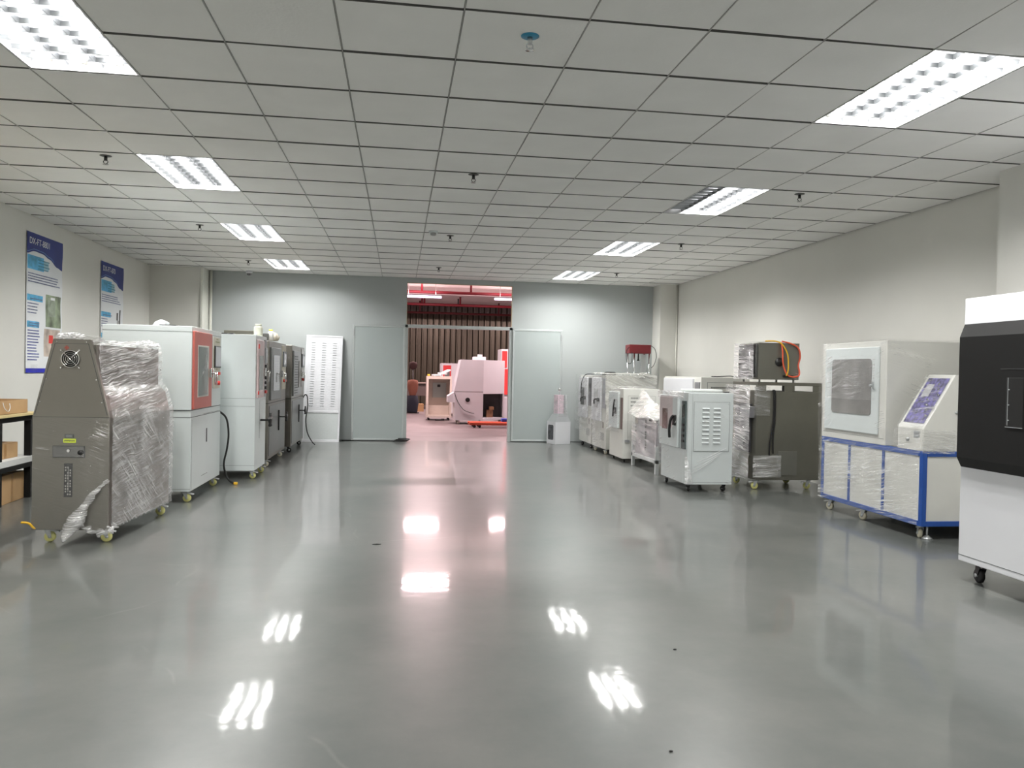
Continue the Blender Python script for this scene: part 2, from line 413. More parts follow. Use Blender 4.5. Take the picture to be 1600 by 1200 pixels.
for (i, j) in FIX:
    if j in order: lab = f"{order[j]} recessed louvre light from the camera in the {side[i]} row of the ceiling"
    elif j == -5: lab = f'recessed louvre light overhead behind the camera, {side[i]} row'
    else: lab = f'recessed louvre light at the rear end of the {side[i]} row'
    t = thing('ceiling_light', lab, 'ceiling light', (GX0+i*T, GY0+j*T, CH), 0, 'recessed louvre lights in the tiled ceiling')
    for nm, me in (('housing', h_me), ('louvre', l_me)):
        o = bpy.data.objects.new(nm, me); COL.objects.link(o); o.parent = t
    for k in range(3):
        on = not (i == 4 and j == 5 and k == 0)
        x = ee + chn*(k+.5)
        o = bpy.data.objects.new('tube', t_me if on else t_off); COL.objects.link(o); o.parent = t; o.location = (x, 0, .055)
        for yy in (0, 1.165):
            c = bpy.data.objects.new('tube_holder', c_me); COL.objects.link(c); c.parent = o; c.location = (0, yy, 0)
        if not on: o['label'] = 'unlit tube'
        if on:
            ld = bpy.data.lights.new('tube_light', 'AREA'); ld.shape = 'RECTANGLE'; ld.size = .085; ld.size_y = 1.12
            ld.energy = TUBE_POWER; ld.color = TUBE_COL
            lo = bpy.data.objects.new('tube_light', ld); COL.objects.link(lo); lo.parent = t; lo.location = (x, .6, .0405)

# ------------------------------------------------------------------ sprinklers, detector, camera
def sprinkler(x, y, plate, label):
    t = thing('ceiling_sprinkler', label, 'sprinkler', (x, y, CH), 0, 'pendent sprinklers in the ceiling')
    b = B(); lathe(b, [(0, .0), (.046, 0), (.046, -.004), (.03, -.009), (0, -.009)]); obj('ceiling_plate', b, plate, t)
    b = B(); cyl(b, (0, 0, -.006), (0, 0, -.042), .013, 12)
    for s in (-1, 1): tube(b, spline([(s*.008, 0, -.036), (s*.017, 0, -.05), (s*.012, 0, -.062), (0, 0, -.069)], 4), .0032, 6)
    obj('head', b, BLACK if plate is not TEALD else GALV, t)
    b = B(); lathe(b, [(0, -.069), (.022, -.069), (.023, -.0725), (0, -.0725)]); obj('deflector', b, CHROME, t)
PLK = mat('tarnished_plate', (.07, .07, .065), .4, metal=.4)
for x, y, p, l in [
    (.62, 3.93, TEALD, 'sprinkler with a round blue plate in the ceiling nearest the camera'),
    (.60, 6.75, PLK, 'dark sprinkler in the middle ceiling row, second from the camera'),
    (.60, 9.84, PLK, 'dark sprinkler in the middle row beside the smoke detector'),
    (.61, 12.91, PLK, 'dark sprinkler of the middle row closest to the doorway'),
    (-2.38, 6.81, PLK, 'dark sprinkler left of the second left louvre light'),
    (-2.385, 9.87, PLK, 'dark sprinkler left of the third left louvre light'),
    (-2.39, 12.96, PLK, 'dark sprinkler left of the farthest left louvre light'),
    (3.6, 6.80, PLK, 'dark sprinkler right of the second right louvre light'),
    (3.54, 9.70, PLK, 'dark sprinkler right of the third right louvre light'),
    (3.555, 12.77, PLK, 'dark sprinkler right of the farthest right louvre light')]: sprinkler(x, y, p, l)
t = thing('smoke_detector', 'white round smoke detector on the ceiling beside a middle sprinkler', 'smoke detector', (.38, 9.6, CH))
b = B(); lathe(b, [(0, 0), (.055, 0), (.055, -.012), (.05, -.02), (0, -.02)]); obj('base', b, WHITE, t)
b = B(); lathe(b, [(0, -.02), (.036, -.02), (.034, -.046), (.02, -.052), (0, -.052)]); obj('sensor', b, mat('vent_grey', (.35, .35, .34), .6), t)
t = thing('dome_camera', 'small white dome camera at the top of the grey wall', 'security camera', (-2.63, 14.36, CH))
b = B(); lathe(b, [(0, 0), (.055, 0), (.058, -.03), (.045, -.042), (0, -.042)]); obj('housing', b, WHITE2, t)
b = B(); lathe(b, [(.042, -.04), (.040, -.055), (.028, -.072), (.012, -.081), (0, -.083)]); obj('dome', b, mat('smoked_dome', (.25, .25, .26), .15), t)
b = B()
for s in (-1, 1): lathe(b, [(0, 0), (.009, 0), (.009, -.006), (0, -.006)], (s*.013, -.036, -.062), 'Y', 10)
obj('lens', b, BLACK, t)

# ------------------------------------------------------------------ doorway: frame, transom, leaves
bm = B(); box(bm, OX0-.03, OX0+.03, YB-.03, YB+.09, 0, 2.12, .004); box(bm, OX1-.045, OX1+.015, YB-.03, YB+.09, 0, 2.12, .004)
box(bm, OX0-.03, OX1+.015, YB-.03, YB+.09, 2.065, 2.125, .004)
d1 = struct('trim_3', bm, ALU)
bm = B(); box(bm, OX0, OX0+.006, YB-.004, YB+.064, 2.12, OZ); box(bm, OX1-.006, OX1, YB-.004, YB+.064, 2.12, OZ); box(bm, OX0, OX1, YB-.004, YB+.064, OZ-.006, OZ)
struct('trim_4', bm, mat('raw_cut_edge', (.45, .38, .22), .7))
def leaf(name, x0, x1, lab, hx):
    bm = B(); box(bm, x0+.02, x1-.02, YB-.068, YB-.034, .03, 2.06)
    o = struct(name, bm, LEAFM); o['label'] = lab
    bm = B(); y0, y1 = YB-.074, YB-.028
    box(bm, x0, x0+.035, y0, y1, .012, 2.09, .003); box(bm, x1-.035, x1, y0, y1, .012, 2.09, .003)
    box(bm, x0+.035, x1-.035, y0, y1, 2.055, 2.09, .003); box(bm, x0+.035, x1-.035, y0, y1, .012, .045, .003)
    obj('edge_frame', bm, ALU, o)
    for z in (.1, 1.95):
        b = B(); box(b, hx-.012, hx+.012, y0-.008, y0, z-.06, z+.06, .002); obj('hinge', b, GALV, o)
    return o
leaf('door_1', -.835, .10, 'left grey door leaf swung flat against the wall', -.815)
leaf('door_2', 2.07, 3.0, 'right grey door leaf swung flat against the wall', 2.98)

# ------------------------------------------------------------------ casters
def caster_proto(wheelmat, forkmat, r=.036, brake=True):
    t = bpy.data.objects.new('caster', None)
    f = B(); H = .1
    box(f, -.032, .032, -.028, .028, H-.006, H, .001)
    lathe(f, [(.02, H-.006), (.022, H-.016), (0, H-.016)], seg=16)
    for s in (-1, 1): prism(f, [(-.018, H-.014), (.022, H-.014), (.030, r-.008), (.012, r-.010)], s*.017-.0015, s*.017+.0015, 'Y')
    me = bpy.data.meshes.new('caster'); f.to_mesh(me); f.free(); me.materials.append(forkmat)
    w = B(); lathe(w, [(.004, -.013), (r-.006, -.013), (r, -.008), (r, .008), (r-.006, .013), (.004, .013)], (.018, 0, r), 'Y', 24)
    wm = bpy.data.meshes.new('wheel'); w.to_mesh(wm); w.free(); wm.materials.append(wheelmat)
    hb = B(); lathe(hb, [(.0, -.0215), (.010, -.0215), (.010, .0215), (0, .0215)], (.018, 0, r), 'Y', 12)
    hm = bpy.data.meshes.new('axle'); hb.to_mesh(hm); hb.free(); hm.materials.append(GALV)
    p = B(); prism(p, [(.01, H-.02), (.075, H-.036), (.078, H-.028), (.012, H-.013)], -.014, .014, 'Y')
    pm = bpy.data.meshes.new('brake_pedal'); p.to_mesh(pm); p.free(); pm.materials.append(PALE)
    return (me, wm, hm, pm if brake else None)
PALE = mat('pale_zinc', (.75, .76, .76), .3, metal=.4)
C_Y = caster_proto(YELW, GALV); C_K = caster_proto(RUB, BLACK, brake=False); C_W = caster_proto(mat('cream_wheel', (.68, .64, .50), .45), GALV)
def casters(parent, spots, kind, rot=0., scale=1.):
    for k, s in enumerate(spots):
        x, y = s[0], s[1]; rz = s[2] if len(s) > 2 else rot
        o = bpy.data.objects.new('caster', kind[0]); COL.objects.link(o); o.parent = parent; o.location = (x, y, 0); o.rotation_euler = (0, 0, rz); o.scale = (scale,)*3
        for nm, me in (('wheel', kind[1]), ('axle', kind[2]), ('brake_pedal', kind[3])):
            if me:
                c = bpy.data.objects.new(nm, me); COL.objects.link(c); c.parent = o

# ------------------------------------------------------------------ stretch film shells
def nz3(p, amp, f=(3, 3, 14)):
    q = Vector((p.x*f[0]*.6, p.y*f[1]*.6, p.z*f[2]*1.5 + (p.x+p.y)*1.2))
    a = 1-abs(noise.noise(q)*2); b = 1-abs(noise.noise(q*2.3+Vector((5, 3, 1)))*2)
    return amp*(.6*a*a + .4*b*b)
def film_grid(bm, P, nu, nv, nrm, amp, f=(3, 3, 14)):
    g = []
    for i in range(nu+1):
        row = []
        for j in range(nv+1):
            p = P(i/nu, j/nv); n = nrm(i/nu, j/nv) if callable(nrm) else nrm
            row.append(bm.verts.new(p + n*(nz3(p, amp, f)+.004)))
        g.append(row)
    for i in range(nu):
        for j in range(nv):
            fc = bm.faces.new((g[i][j], g[i+1][j], g[i+1][j+1], g[i][j+1])); fc.smooth = True
def film_box(parent, x0, x1, y0, y1, z0, z1, mt, faces='LFT', amp=.012, step=.035, name='plastic_film', f=(3, 3, 14), label=None):
    bm = B(); n = lambda a: max(2, int(abs(a)/step)); V = Vector
    if 'L' in faces: film_grid(bm, lambda u, v: V((x0, y0+u*(y1-y0), z0+v*(z1-z0))), n(y1-y0), n(z1-z0), V((-1, 0, 0)), amp, f)
    if 'R' in faces: film_grid(bm, lambda u, v: V((x1, y0+u*(y1-y0), z0+v*(z1-z0))), n(y1-y0), n(z1-z0), V((1, 0, 0)), amp, f)
    if 'F' in faces: film_grid(bm, lambda u, v: V((x0+u*(x1-x0), y0, z0+v*(z1-z0))), n(x1-x0), n(z1-z0), V((0, -1, 0)), amp, f)
    if 'T' in faces: film_grid(bm, lambda u, v: V((x0+u*(x1-x0), y0+v*(y1-y0), z1)), n(x1-x0), n(y1-y0), V((0, 0, 1)), amp*1.3, (5, 5, 5))
    if 'B' in faces: film_grid(bm, lambda u, v: V((x0+u*(x1-x0), y1, z0+v*(z1-z0))), n(x1-x0), n(z1-z0), V((0, 1, 0)), amp, f)
    bmesh.ops.remove_doubles(bm, verts=bm.verts, dist=.0005)
    return obj(name, bm, mt, parent, label)
def crumple(parent, c, size, mt, seed=0, name='film_bunch', n=26):
    bm = B(); bmesh.ops.create_icosphere(bm, subdivisions=4, radius=1)
    for v in bm.verts:
        p = v.co.copy(); d = 1 + .55*noise.noise(p*2.2+Vector((seed, 0, 0))) + .3*noise.noise(p*6+Vector((0, seed, 0)))
        v.co = Vector((c[0]+p.x*d*size[0], c[1]+p.y*d*size[1], c[2]+p.z*d*size[2]))
    return obj(name, bm, mt, parent)
def seams(parent, lst, mt=SEAM, name='seam_lines'):
    bm = B()
    for b in lst: box(bm, *b)
    return obj(name, bm, mt, parent)
def lever(parent, x, y, z, mt=CHROME, s=.9, name='door_handle', d=-1):
    """latch on a face whose outside is towards +x*-d"""
    bm = B(); e = -d
    box(bm, x, x+e*.03*s, y-.02*s, y+.02*s, z-.05*s, z+.05*s, .004) if e > 0 else box(bm, x+e*.03*s, x, y-.02*s, y+.02*s, z-.05*s, z+.05*s, .004)
    cyl(bm, (x+e*.02*s, y, z), (x+e*.075*s, y, z), .009*s, 12)
    tube(bm, [(x+e*.07*s, y-.01, z+.01), (x+e*.075*s, y-.03*s, z), (x+e*.07*s, y-.035*s, z-.13*s)], [.009*s, .010*s, .007*s], 10)
    return obj(name, bm, mt, parent)

# ================================================================== LEFT ROW
# --- A: stainless cabinet with tapered end plate, wrapped side
A = thing('steel_cabinet', 'tapered stainless steel cabinet with a round fan grille, its side wrapped in film', 'cabinet', (-2.295, 5.97, 0), math.radians(-3.5))
mid = [(-.255, .105), (.255, .105), (.255, .90), (.215, 1.06), (.155, 1.12), (.155, 1.42), (-.155, 1.42), (-.155, 1.12), (-.215, 1.06), (-.255, .90)]
bm = B(); prism(bm, mid, .03, 1.24); obj('body', bm, STEEL, A)
endp = [(-.262, .10), (.262, .10), (.262, .905), (.128, 1.455), (-.128, 1.455), (-.262, .905)]
bm = B(); prism(bm, endp, 0, .03); bmesh.ops.bevel(bm, geom=list(bm.edges), offset=.003, segments=1, affect='EDGES'); obj('end_plate', bm, STEEL, A)
seams(A, [(-.262, .262, -.001, .002, .902, .9045)])
bm = B()
for s in (-1, 1):
    prism(bm, [(s*.245, .92), (s*.248, .92), (s*.115, 1.425), (s*.112, 1.425)], -.0015, .001)
box(bm, -.113, .113, -.0015, .001, 1.423, 1.4255); obj('access_panel_outline', bm, SEAM, A)
bm = B()
for s in (-1, 1):
    for k in range(3): bmesh.ops.create_uvsphere(bm, u_segments=8, v_segments=5, radius=.005, matrix=Matrix.Translation((s*(.10-.0*k), -.002, 1.437-.003*k)) if k == 0 else Matrix.Translation((s*(.13+.04*k), -.002, 1.33-.16*k)))
obj('screw', bm, CHROME, A)
fan = B(); lathe(fan, [(0, 0), (.058, 0), (.058, -.004), (0, -.004)], (-.006, 0, 1.315), 'Y'); fo = obj('fan_opening', fan, BLACK, A)
bm = B()
for rr in (.018, .032, .046, .06):
    tube(bm, [(-.006+rr*math.cos(a*PI/12), -.010, 1.315+rr*math.sin(a*PI/12)) for a in range(24)], .0016 if rr < .06 else .004, 5, True)
for s in (-1, 1): cyl(bm, (-.006-.062, -.014, 1.315-s*.062), (-.006+.062, -.014, 1.315+s*.062), .0026, 6)
for sx in (-1, 1):
    for sz in (-1, 1): bmesh.ops.create_uvsphere(bm, u_segments=8, v_segments=5, radius=.006, matrix=Matrix.Translation((-.006+sx*.062, -.012, 1.315+sz*.062)))
obj('fan_guard', bm, CHROME, fo)
bm = B(); box(bm, -.05, -.02, -.002, 0, 1.388, 1.402); box(bm, -.041, -.030, -.0025, 0, 1.378, 1.41); obj('rotation_arrow', bm, mat('faded_red_print', (.30, .08, .06), .6), A)
# plates and stickers on the end plate
bm = B(); box(bm, -.04, .022, -.002, 0, .756, .782); obj('type_label', bm, LABELK, A)
bm = B()
for k in range(5): box(bm, -.035, .017-.008*(k % 2), -.003, -.002, .760+k*.004, .7615+k*.004)
obj('label_print', bm, GALV, A)
bm = B(); box(bm, -.05, .035, -.002, 0, .722, .750); st = obj('yellow_sticker', bm, LABELY, A)
bm = B()
for k in range(9): box(bm, -.043+.0082*k, -.038+.0082*k, -.003, -.002, .730+.002*(k % 2), .741)
obj('sticker_print', bm, LABELK, st)
bm = B(); box(bm, -.122, -.120, -.002, 0, .615, .70); box(bm, .095, .099, -.002, 0, .615, .70); box(bm, -.122, .097, -.002, 0, .698, .700); box(bm, -.122, .097, -.002, 0, .615, .617); obj('inlet_cover_outline', bm, SEAM, A)
bm = B(); box(bm, -.119, .095, -.004, 0, .618, .697, .002); io = obj('inlet_cover', bm, STEELM, A)
bm = B(); cyl(bm, (-.012, -.004, .665), (-.012, -.012, .665), .010); obj('lock', bm, CHROME, io)
bm = B(); lathe(bm, [(0, 0), (.020, 0), (.017, -.012), (0, -.013)], (.07, -.004, .652), 'Y', 14); obj('cable_gland', bm, BLACK, io)
bm = B(); box(bm, -.043, .014, -.002, 0, .335, .575); pl = obj('vertical_name_plate', bm, LABELK, A)
bm = B()
for k in range(11):
    for q in range(3):
        if (k*3+q) % 4: box(bm, -.036+.016*q, -.027+.016*q, -.003, -.002, .35+k*.019, .361+k*.019)
box(bm, -.016, -.013, -.0032, -.002, .37, .54); obj('name_plate_print', bm, mat('pale_print', (.42, .41, .38), .6), pl)
casters(A, [(-.19, .08, .2), (.20, .08, .35), (.20, 1.15, .1), (-.19, 1.15, .3)], C_Y, 0, 1.05)
bm = B(); tube(bm, spline([(-.215, .02, .105), (-.245, .0, .115), (-.27, -.02, .152), (-.315, -.03, .158)], 5), .008, 8); obj('foot_brake', bm, YHOSE, A)
# film round the side
prof = [(.262, .10), (.264, .5), (.264, .90), (.235, 1.05), (.175, 1.13), (.165, 1.42), (.13, 1.475), (0, 1.465), (-.14, 1.46)]
def profP(u, v):
    L = [0]
    for k in range(len(prof)-1): L.append(L[-1] + math.dist(prof[k], prof[k+1]))
    s = u*L[-1]
    for k in range(len(prof)-1):
        if s <= L[k+1]+1e-9:
            a = (s-L[k])/(L[k+1]-L[k]); x = prof[k][0]*(1-a)+prof[k+1][0]*a; z = prof[k][1]*(1-a)+prof[k+1][1]*a; break
    y = .03 + v*1.235
    ed = min(v, 1-v)
    if z > 1.1: z -= .03*math.sin(v*PI*1.0)**2 - (.012*math.sin(v*22)) ; x -= .012*math.sin(v*PI)
    return Vector((x, y, z))
bm = B(); film_grid(bm, profP, 70, 44, Vector((.8, 0, .6)).normalized(), .016, (3, 3, 15)); obj('plastic_film', bm, FILMH, A)
bm = B(); film_grid(bm, lambda u, v: Vector((.27+.0*u, .03+v*1.235, .10+u*.84)), 24, 36, Vector((1, 0, 0)), .012, (3, 4, 9)); obj('diagonal_film_layer', bm, FILMD, A)
bm = B(); film_grid(bm, lambda u, v: Vector((-.262+u*.53, -.006, .10+v*.80)), 14, 18, Vector((0, -1, 0)), .004, (3, 3, 10)); obj('front_film_layer', bm, FILML, A)
# loose tail of film twisted down over the front corner
bm = B(); pts = spline([(.262, -.012, .46), (.17, -.03, .36), (.09, -.05, .22), (.03, -.06, .12), (-.01, -.09, .03)], 7)
tube(bm, pts, [.008, .009, .010, .012, .013, .014, .016, .018, .02, .022, .025, .028, .034, .04, .046, .05, .052, .055, .055, .05, .05, .046, .04, .034, .028, .022, .016, .012, .006][:len(pts)], 14)
for v in bm.verts: v.co += Vector((noise.noise(v.co*26)*.02, noise.noise(v.co*30+Vector((9, 0, 0)))*.014, noise.noise(v.co*24)*.012))
obj('film_tail', bm, FILMH, A)
bm = B(); pts = spline([(.06, -.05, .19), (.13, -.03, .12), (.20, -.02, .085), (.27, -.01, .10), (.30, .03, .13)], 6)
tube(bm, pts, [.02+.012*math.sin(k*1.1) for k in range(len(pts))], 12)
for v in bm.verts: v.co += Vector((noise.noise(v.co*28)*.02, noise.noise(v.co*22+Vector((9, 0, 0)))*.014, noise.noise(v.co*26)*.016))
obj('film_tail', bm, FILMH, A)
crumple(A, (-.07, .12, 1.475), (.075, .14, .03), FILMH, 3)
crumple(A, (.08, 1.12, 1.455), (.10, .12, .035), FILMH, 8)

# --- B: white oven, red door
Bo = thing('test_oven', 'tall white oven on casters with a red framed door', 'oven', (-1.92, 7.72, 0))
bx0 = -.79
bm = B(); box(bm, bx0, 0, 0, 1.23, .105, .80, .004); obj('lower_body', bm, WHITE, Bo)
bm = B(); box(bm, bx0+.004, -.004, .004, 1.226, .80, .865, .003); obj('middle_band', bm, WHITE, Bo)
bm = B(); box(bm, bx0, 0, 0, 1.23, .868, 1.655, .004); obj('upper_body', bm, WHITE, Bo)
seams(Bo, [(bx0-.001, .001, -.001, 1.231, .799, .8025), (bx0-.001, .001, -.001, 1.231, .864, .868), (bx0, .0015, -.0015, 1.23, 1.603, 1.605), (bx0, .001, -.0012, 0, .128, .1295)])
bm = B(); box(bm, 0, .022, .02, .72, .875, 1.612, .004); door = obj('red_door', bm, RED, Bo, 'red door with a tall window')
bm = B(); box(bm, .02, .026, .14, .57, .985, 1.485, .003); obj('window_frame', bm, mat('cream_rubber', (.55, .55, .50), .5), door)
bm = B(); box(bm, .024, .029, .155, .52, 1.0, 1.47); obj('window_glass', bm, GLASSD, door)
lever(door, .022, .60, 1.215, name='door_handle'); lever(Bo, .004, .76, 1.215, name='latch_catch')
bm = B(); box(bm, 0, .006, .85, 1.16, 1.055, 1.59, .002); cpn = obj('control_panel', bm, CREAM, Bo)
bm = B(); box(bm, .006, .018, .88, 1.15, 1.27, 1.50, .003); sc_ = obj('screen_bezel', bm, BLACK, cpn)
bm = B(); box(bm, .0175, .0195, .905, 1.14, 1.285, 1.49); obj('screen', bm, SCREEN, sc_)
bm = B()
for k in range(7): box(bm, .006, .007, .93+.028*k, .948+.028*k, 1.535, 1.55)
box(bm, .006, .007, .97, 1.06, 1.565, 1.575); box(bm, .006, .007, .97, 1.03, 1.25, 1.258); obj('panel_print', bm, mat('olive_print', (.32, .33, .18), .6), cpn)
bm = B(); box(bm, .006, .02, 1.06, 1.13, 1.195, 1.225, .003); lathe(bm, [(0, .006), (.018, .006), (.018, .03), (0, .032)], (0, .95, 1.11), 'X', 14); obj('push_button', bm, REDB, cpn)
bm = B(); lathe(bm, [(0, .006), (.024, .006), (.024, .036), (0, .04)], (0, 1.02, 1.11), 'X', 14); obj('emergency_stop', bm, REDB, cpn)
seams(Bo, [(0, .0015, .04, .042, .12, .78), (0, .0015, .48, 1.19, .81, .812), (0, .0015, .42, .66, .20, .203)], name='lower_door_outline')
bm = B(); box(bm, 0, .004, .60, .63, .52, .66, .002); obj('recessed_pull', bm, BLACK, Bo)
bm = B(); box(bm, -.279, -.271, -.003, 0, 1.236, 1.244); obj('screw', bm, BLACK, Bo)
casters(Bo, [(-.06, .07, -.1), (-.06, 1.12, .1), (-.70, .07, 0), (-.70, 1.12, 0)], C_Y, 0, 1.05)
bm = B(); tube(bm, spline([(-.02, 1.245, .80), (.05, 1.29, .72), (.075, 1.30, .55), (.06, 1.30, .38), (.03, 1.30, .22), (.05, 1.31, .10), (.10, 1.28, .03), (.17, 1.20, .012)], 7), .011, 8); obj('power_cord', bm, RUB, Bo)
bm = B(); box(bm, .16, .20, 1.175, 1.205, .002, .03, .005); obj('plug', bm, YHOSE, Bo)
# things lying on it
bm = B(); prism(bm, [(-.05, 0), (.07, 0), (.085, .05), (.03, .075), (-.02, .05)], -.06, .06)
for v in bm.verts: v.co += Vector((0, noise.noise(v.co*20)*.02, 0))
o = obj('crumpled_paper', bm, PAPER); o.location = (-2.34, 8.15, 1.656); tag(o, 'small crumpled white paper on top of the red-door oven', 'paper')
bm = B(); box(bm, -.08, .08, -.05, .05, 0, .022, .008); o = obj('black_box', bm, BLACK); o.location = (-2.22, 8.06, 1.656); tag(o, 'flat black case lying on the red-door oven', 'case')

# --- C: second white oven
Co = thing('test_oven', 'white oven with a film-covered pinkish door and a column of black switches', 'oven', (-1.62, 9.32, 0))
bm = B(); box(bm, -.80, 0, 0, .72, .10, 1.655, .004); obj('body', bm, WHITE, Co)
seams(Co, [(-.8, .001, -.0012, 0, .835, .837), (-.8, .001, -.0012, 0, .925, .927), (-.8, .001, -.0012, 0, .160, .162)])
bm = B(); box(bm, 0, .02, .05, .46, .93, 1.60, .004); cd = obj('door', bm, mat('pink_sheet', (.66, .52, .52), .4, var=.1, vscale=9), Co)
bm = B(); box(bm, .02, .025, .13, .38, 1.02, 1.42); obj('window', bm, mat('pale_glass', (.42, .44, .44), .1, var=.1), cd)
bm = B(); box(bm, .02, .028, .06, .10, .97, 1.01); box(bm, .02, .028, .06, .10, 1.50, 1.55); obj('red_tape', bm, REDB, cd)
lever(cd, .02, .44, 1.23)
lever(Co, .004, .56, 1.23, name='latch_catch')
bm = B(); box(bm, 0, .008, .53, .71, .93, 1.62, .002); cp2 = obj('switch_panel', bm, mat('grey_panel', (.36, .37, .38), .5), Co)
bm = B(); box(bm, .008, .02, .56, .69, 1.34, 1.52, .002); obj('display', bm, SCREEN, cp2)
for z in (1.30, 1.25, 1.16, 1.10, 1.04, .99):
    bm = B(); box(bm, .008, .03, .57, .65, z-.018, z+.018, .003); obj('rocker_switch', bm, BLACK if z > 1.0 else REDB, cp2)
bm = B(); film_grid(bm, lambda u, v: Vector((.034, .02+u*.66, .90+v*.74)), 16, 18, Vector((1, 0, 0)), .01); obj('plastic_film', bm, FILML, Co)
def star_knob(parent, x, y, z, s=1.):
    bm = B(); cyl(bm, (x, y, z), (x+.10*s, y, z), .012*s, 10)
    lathe(bm, [(.012*s, .09*s), (.05*s, .10*s), (.062*s, .115*s), (.05*s, .13*s), (0, .135*s)], (x, y, z), 'X', 10)
    for k in range(5):
        a = 2*PI*k/5+.3; cyl(bm, (x+.115*s, y, z), (x+.115*s, y+.085*s*math.cos(a), z+.085*s*math.sin(a)), .016*s, 8)
    return obj('star_knob', bm, BLACK, parent)
star_knob(Co, 0, .36, .66, 1.0)
seams(Co, [(0, .0015, .30, .303, .45, .90)], name='door_gap')
casters(Co, [(-.05, .10, .1), (-.05, .64, .1), (-.72, .10), (-.72, .64)], C_Y, 0, 1.0)
bm = B(); box(bm, -.09, .09, -.06, .06, 0, .025, .006); o = obj('black_tray', bm, BLACK); o.location = (-2.02, 9.68, 1.656); tag(o, 'flat black tray on the left end of the second white oven', 'tray')
bm = B(); box(bm, -.19, .19, -.12, .12, 0, .10, .006); o = obj('metal_box', bm, STEELD); o.location = (-2.04, 10.68, 1.656); o.rotation_euler = (0, 0, -.1); tag(o, 'shallow dull steel box standing on the first steel oven', 'box')
def bottle(loc, r, h, body, cap, capmat, lab):
    t = thing('plastic_bottle', lab, 'bottle', loc)
    b = B(); lathe(b, [(0, 0), (r, 0), (r, h*.72), (r*.9, h*.78), (r*.62, h*.84), (r*.62, h*.88), (0, h*.88)]); obj('bottle_body', b, body, t)
    b = B(); lathe(b, [(0, h*.85), (r*.70, h*.85), (r*.70, h), (0, h)]); obj('cap', b, capmat, t)
bottle((-1.70, 9.92, 1.655), .052, .155, BOTTLE, None, BOTTLE, 'cream plastic bottle with a cream cap on the second white oven')
bottle((-1.71, 10.93, 1.655), .036, .14, mat('white_plastic', (.80, .81, .80), .4), None, YCAP, 'small white bottle with a yellow cap')
bm = B(); bmesh.ops.create_icosphere(bm, subdivisions=3, radius=1)
for v in bm.verts:
    d = 1+.3*noise.noise(v.co*2.5); v.co = Vector((v.co.x*.07*d, v.co.y*.12*d, max(0, v.co.z+.6)*.07*d))
o = obj('tan_bag', bm, TAN, smooth=True); o.location = (-1.72, 11.25, 1.655); tag(o, 'crumpled tan bag behind the yellow-capped bottle', 'bag')
bm = B(); box(bm, -.09, .09, -.1, .1, 0, .085, .004); o = obj('dark_box', bm, mat('dark_grey_box', (.07, .07, .065), .6)); o.location = (-1.82, 10.98, 1.655); tag(o, 'small dark grey box left of the yellow-capped bottle', 'box')

# --- D and E: stainless ovens
DOORST = mat('satin_steel_door', (.20, .205, .20), .32, metal=.45, spec=.35, var=.12, vscale=2)
def steel_oven(x, y0, y1, lab, slots):
    L_ = y1-y0
    t = thing('test_oven', lab, 'oven', (x, y0, 0))
    bm = B(); box(bm, -.78, 0, 0, L_, .10, .82, .004); obj('lower_body', bm, STEEL, t)
    bm = B(); box(bm, -.78, 0, 0, L_, .825, 1.63, .004); obj('upper_body', bm, STEEL, t)
    seams(t, [(-.781, .001, -.001, L_+.001, .819, .826)])
    bm = B(); box(bm, 0, .022, .06*L_, .62*L_, .86, 1.55, .006); d = obj('door', bm, DOORST, t)
    if slots:
        bm = B()
        for k in range(15): box(bm, .022, .025, .12*L_, .36*L_, .90+k*.04, .908+k*.04)
        obj('louvres', bm, SEAM, d)
        bm = B(); box(bm, .022, .03, .42*L_, .58*L_, .98, 1.40, .003); obj('window', bm, STEEL, d)
    else:
        bm = B(); box(bm, .022, .027, .16*L_, .50*L_, .98, 1.45, .004); obj('window', bm, GLASSD, d)
    lever(d, .022, .60*L_, 1.2)
    lever(t, .004, .70*L_, 1.2, name='latch_catch')
    bm = B(); box(bm, 0, .008, .73*L_, .97*L_, .98, 1.60, .002); p = obj('control_panel', bm, CREAM if not slots else STEEL, t)
    bm = B(); box(bm, .008, .022, .75*L_, .95*L_, 1.30, 1.52, .003); s = obj('screen_bezel', bm, mat('grey_bezel', (.12, .13, .14), .4), p)
    bm = B(); box(bm, .0215, .0235, .78*L_, .92*L_, 1.33, 1.49); obj('screen', bm, SCREEN, s)
    bm = B(); lathe(bm, [(0, .008), (.022, .008), (.022, .04), (0, .043)], (0, .82*L_, 1.10), 'X', 14); box(bm, .008, .03, .88*L_, .93*L_, 1.085, 1.115); obj('red_button', bm, REDB, p)
    bm = B(); box(bm, .008, .014, .85*L_, .93*L_, 1.195, 1.215); obj('switch', bm, BLACK, p)
    bm = B(); box(bm, 0, .006, .05*L_, .95*L_, .14, .79, .004); ld = obj('lower_door', bm, DOORST, t)
    bm = B(); box(bm, .006, .02, .55*L_, .575*L_, .42, .70, .003); obj('hinge_bar', bm, BLACK, ld)
    star_knob(ld, .006, .64*L_, .60, .8)
    return t
D_ = steel_oven(-1.65, 10.42, 11.95, 'stainless oven with a dark door window, right behind the second white oven', False)
casters(D_, [(-.06, .15), (-.06, 1.35), (-.7, .15), (-.7, 1.35)], C_W, .2, 1.0)
E_ = steel_oven(-1.60, 12.22, 13.75, 'stainless oven with slotted door, last in the left row', True)
casters(E_, [(-.06, .15), (-.06, 1.35), (-.7, .15), (-.7, 1.35)], C_K, .2, 1.0)
bm = B(); tube(bm, spline([(.0, 1.52, .79), (.03, 1.53, .84), (.07, 1.50, .80), (.075, 1.50, .62), (.05, 1.50, .42), (.08, 1.48, .2), (.17, 1.40, .05), (.22, 1.35, .01)], 6), .009, 8); obj('power_cord', bm, RUB, E_)
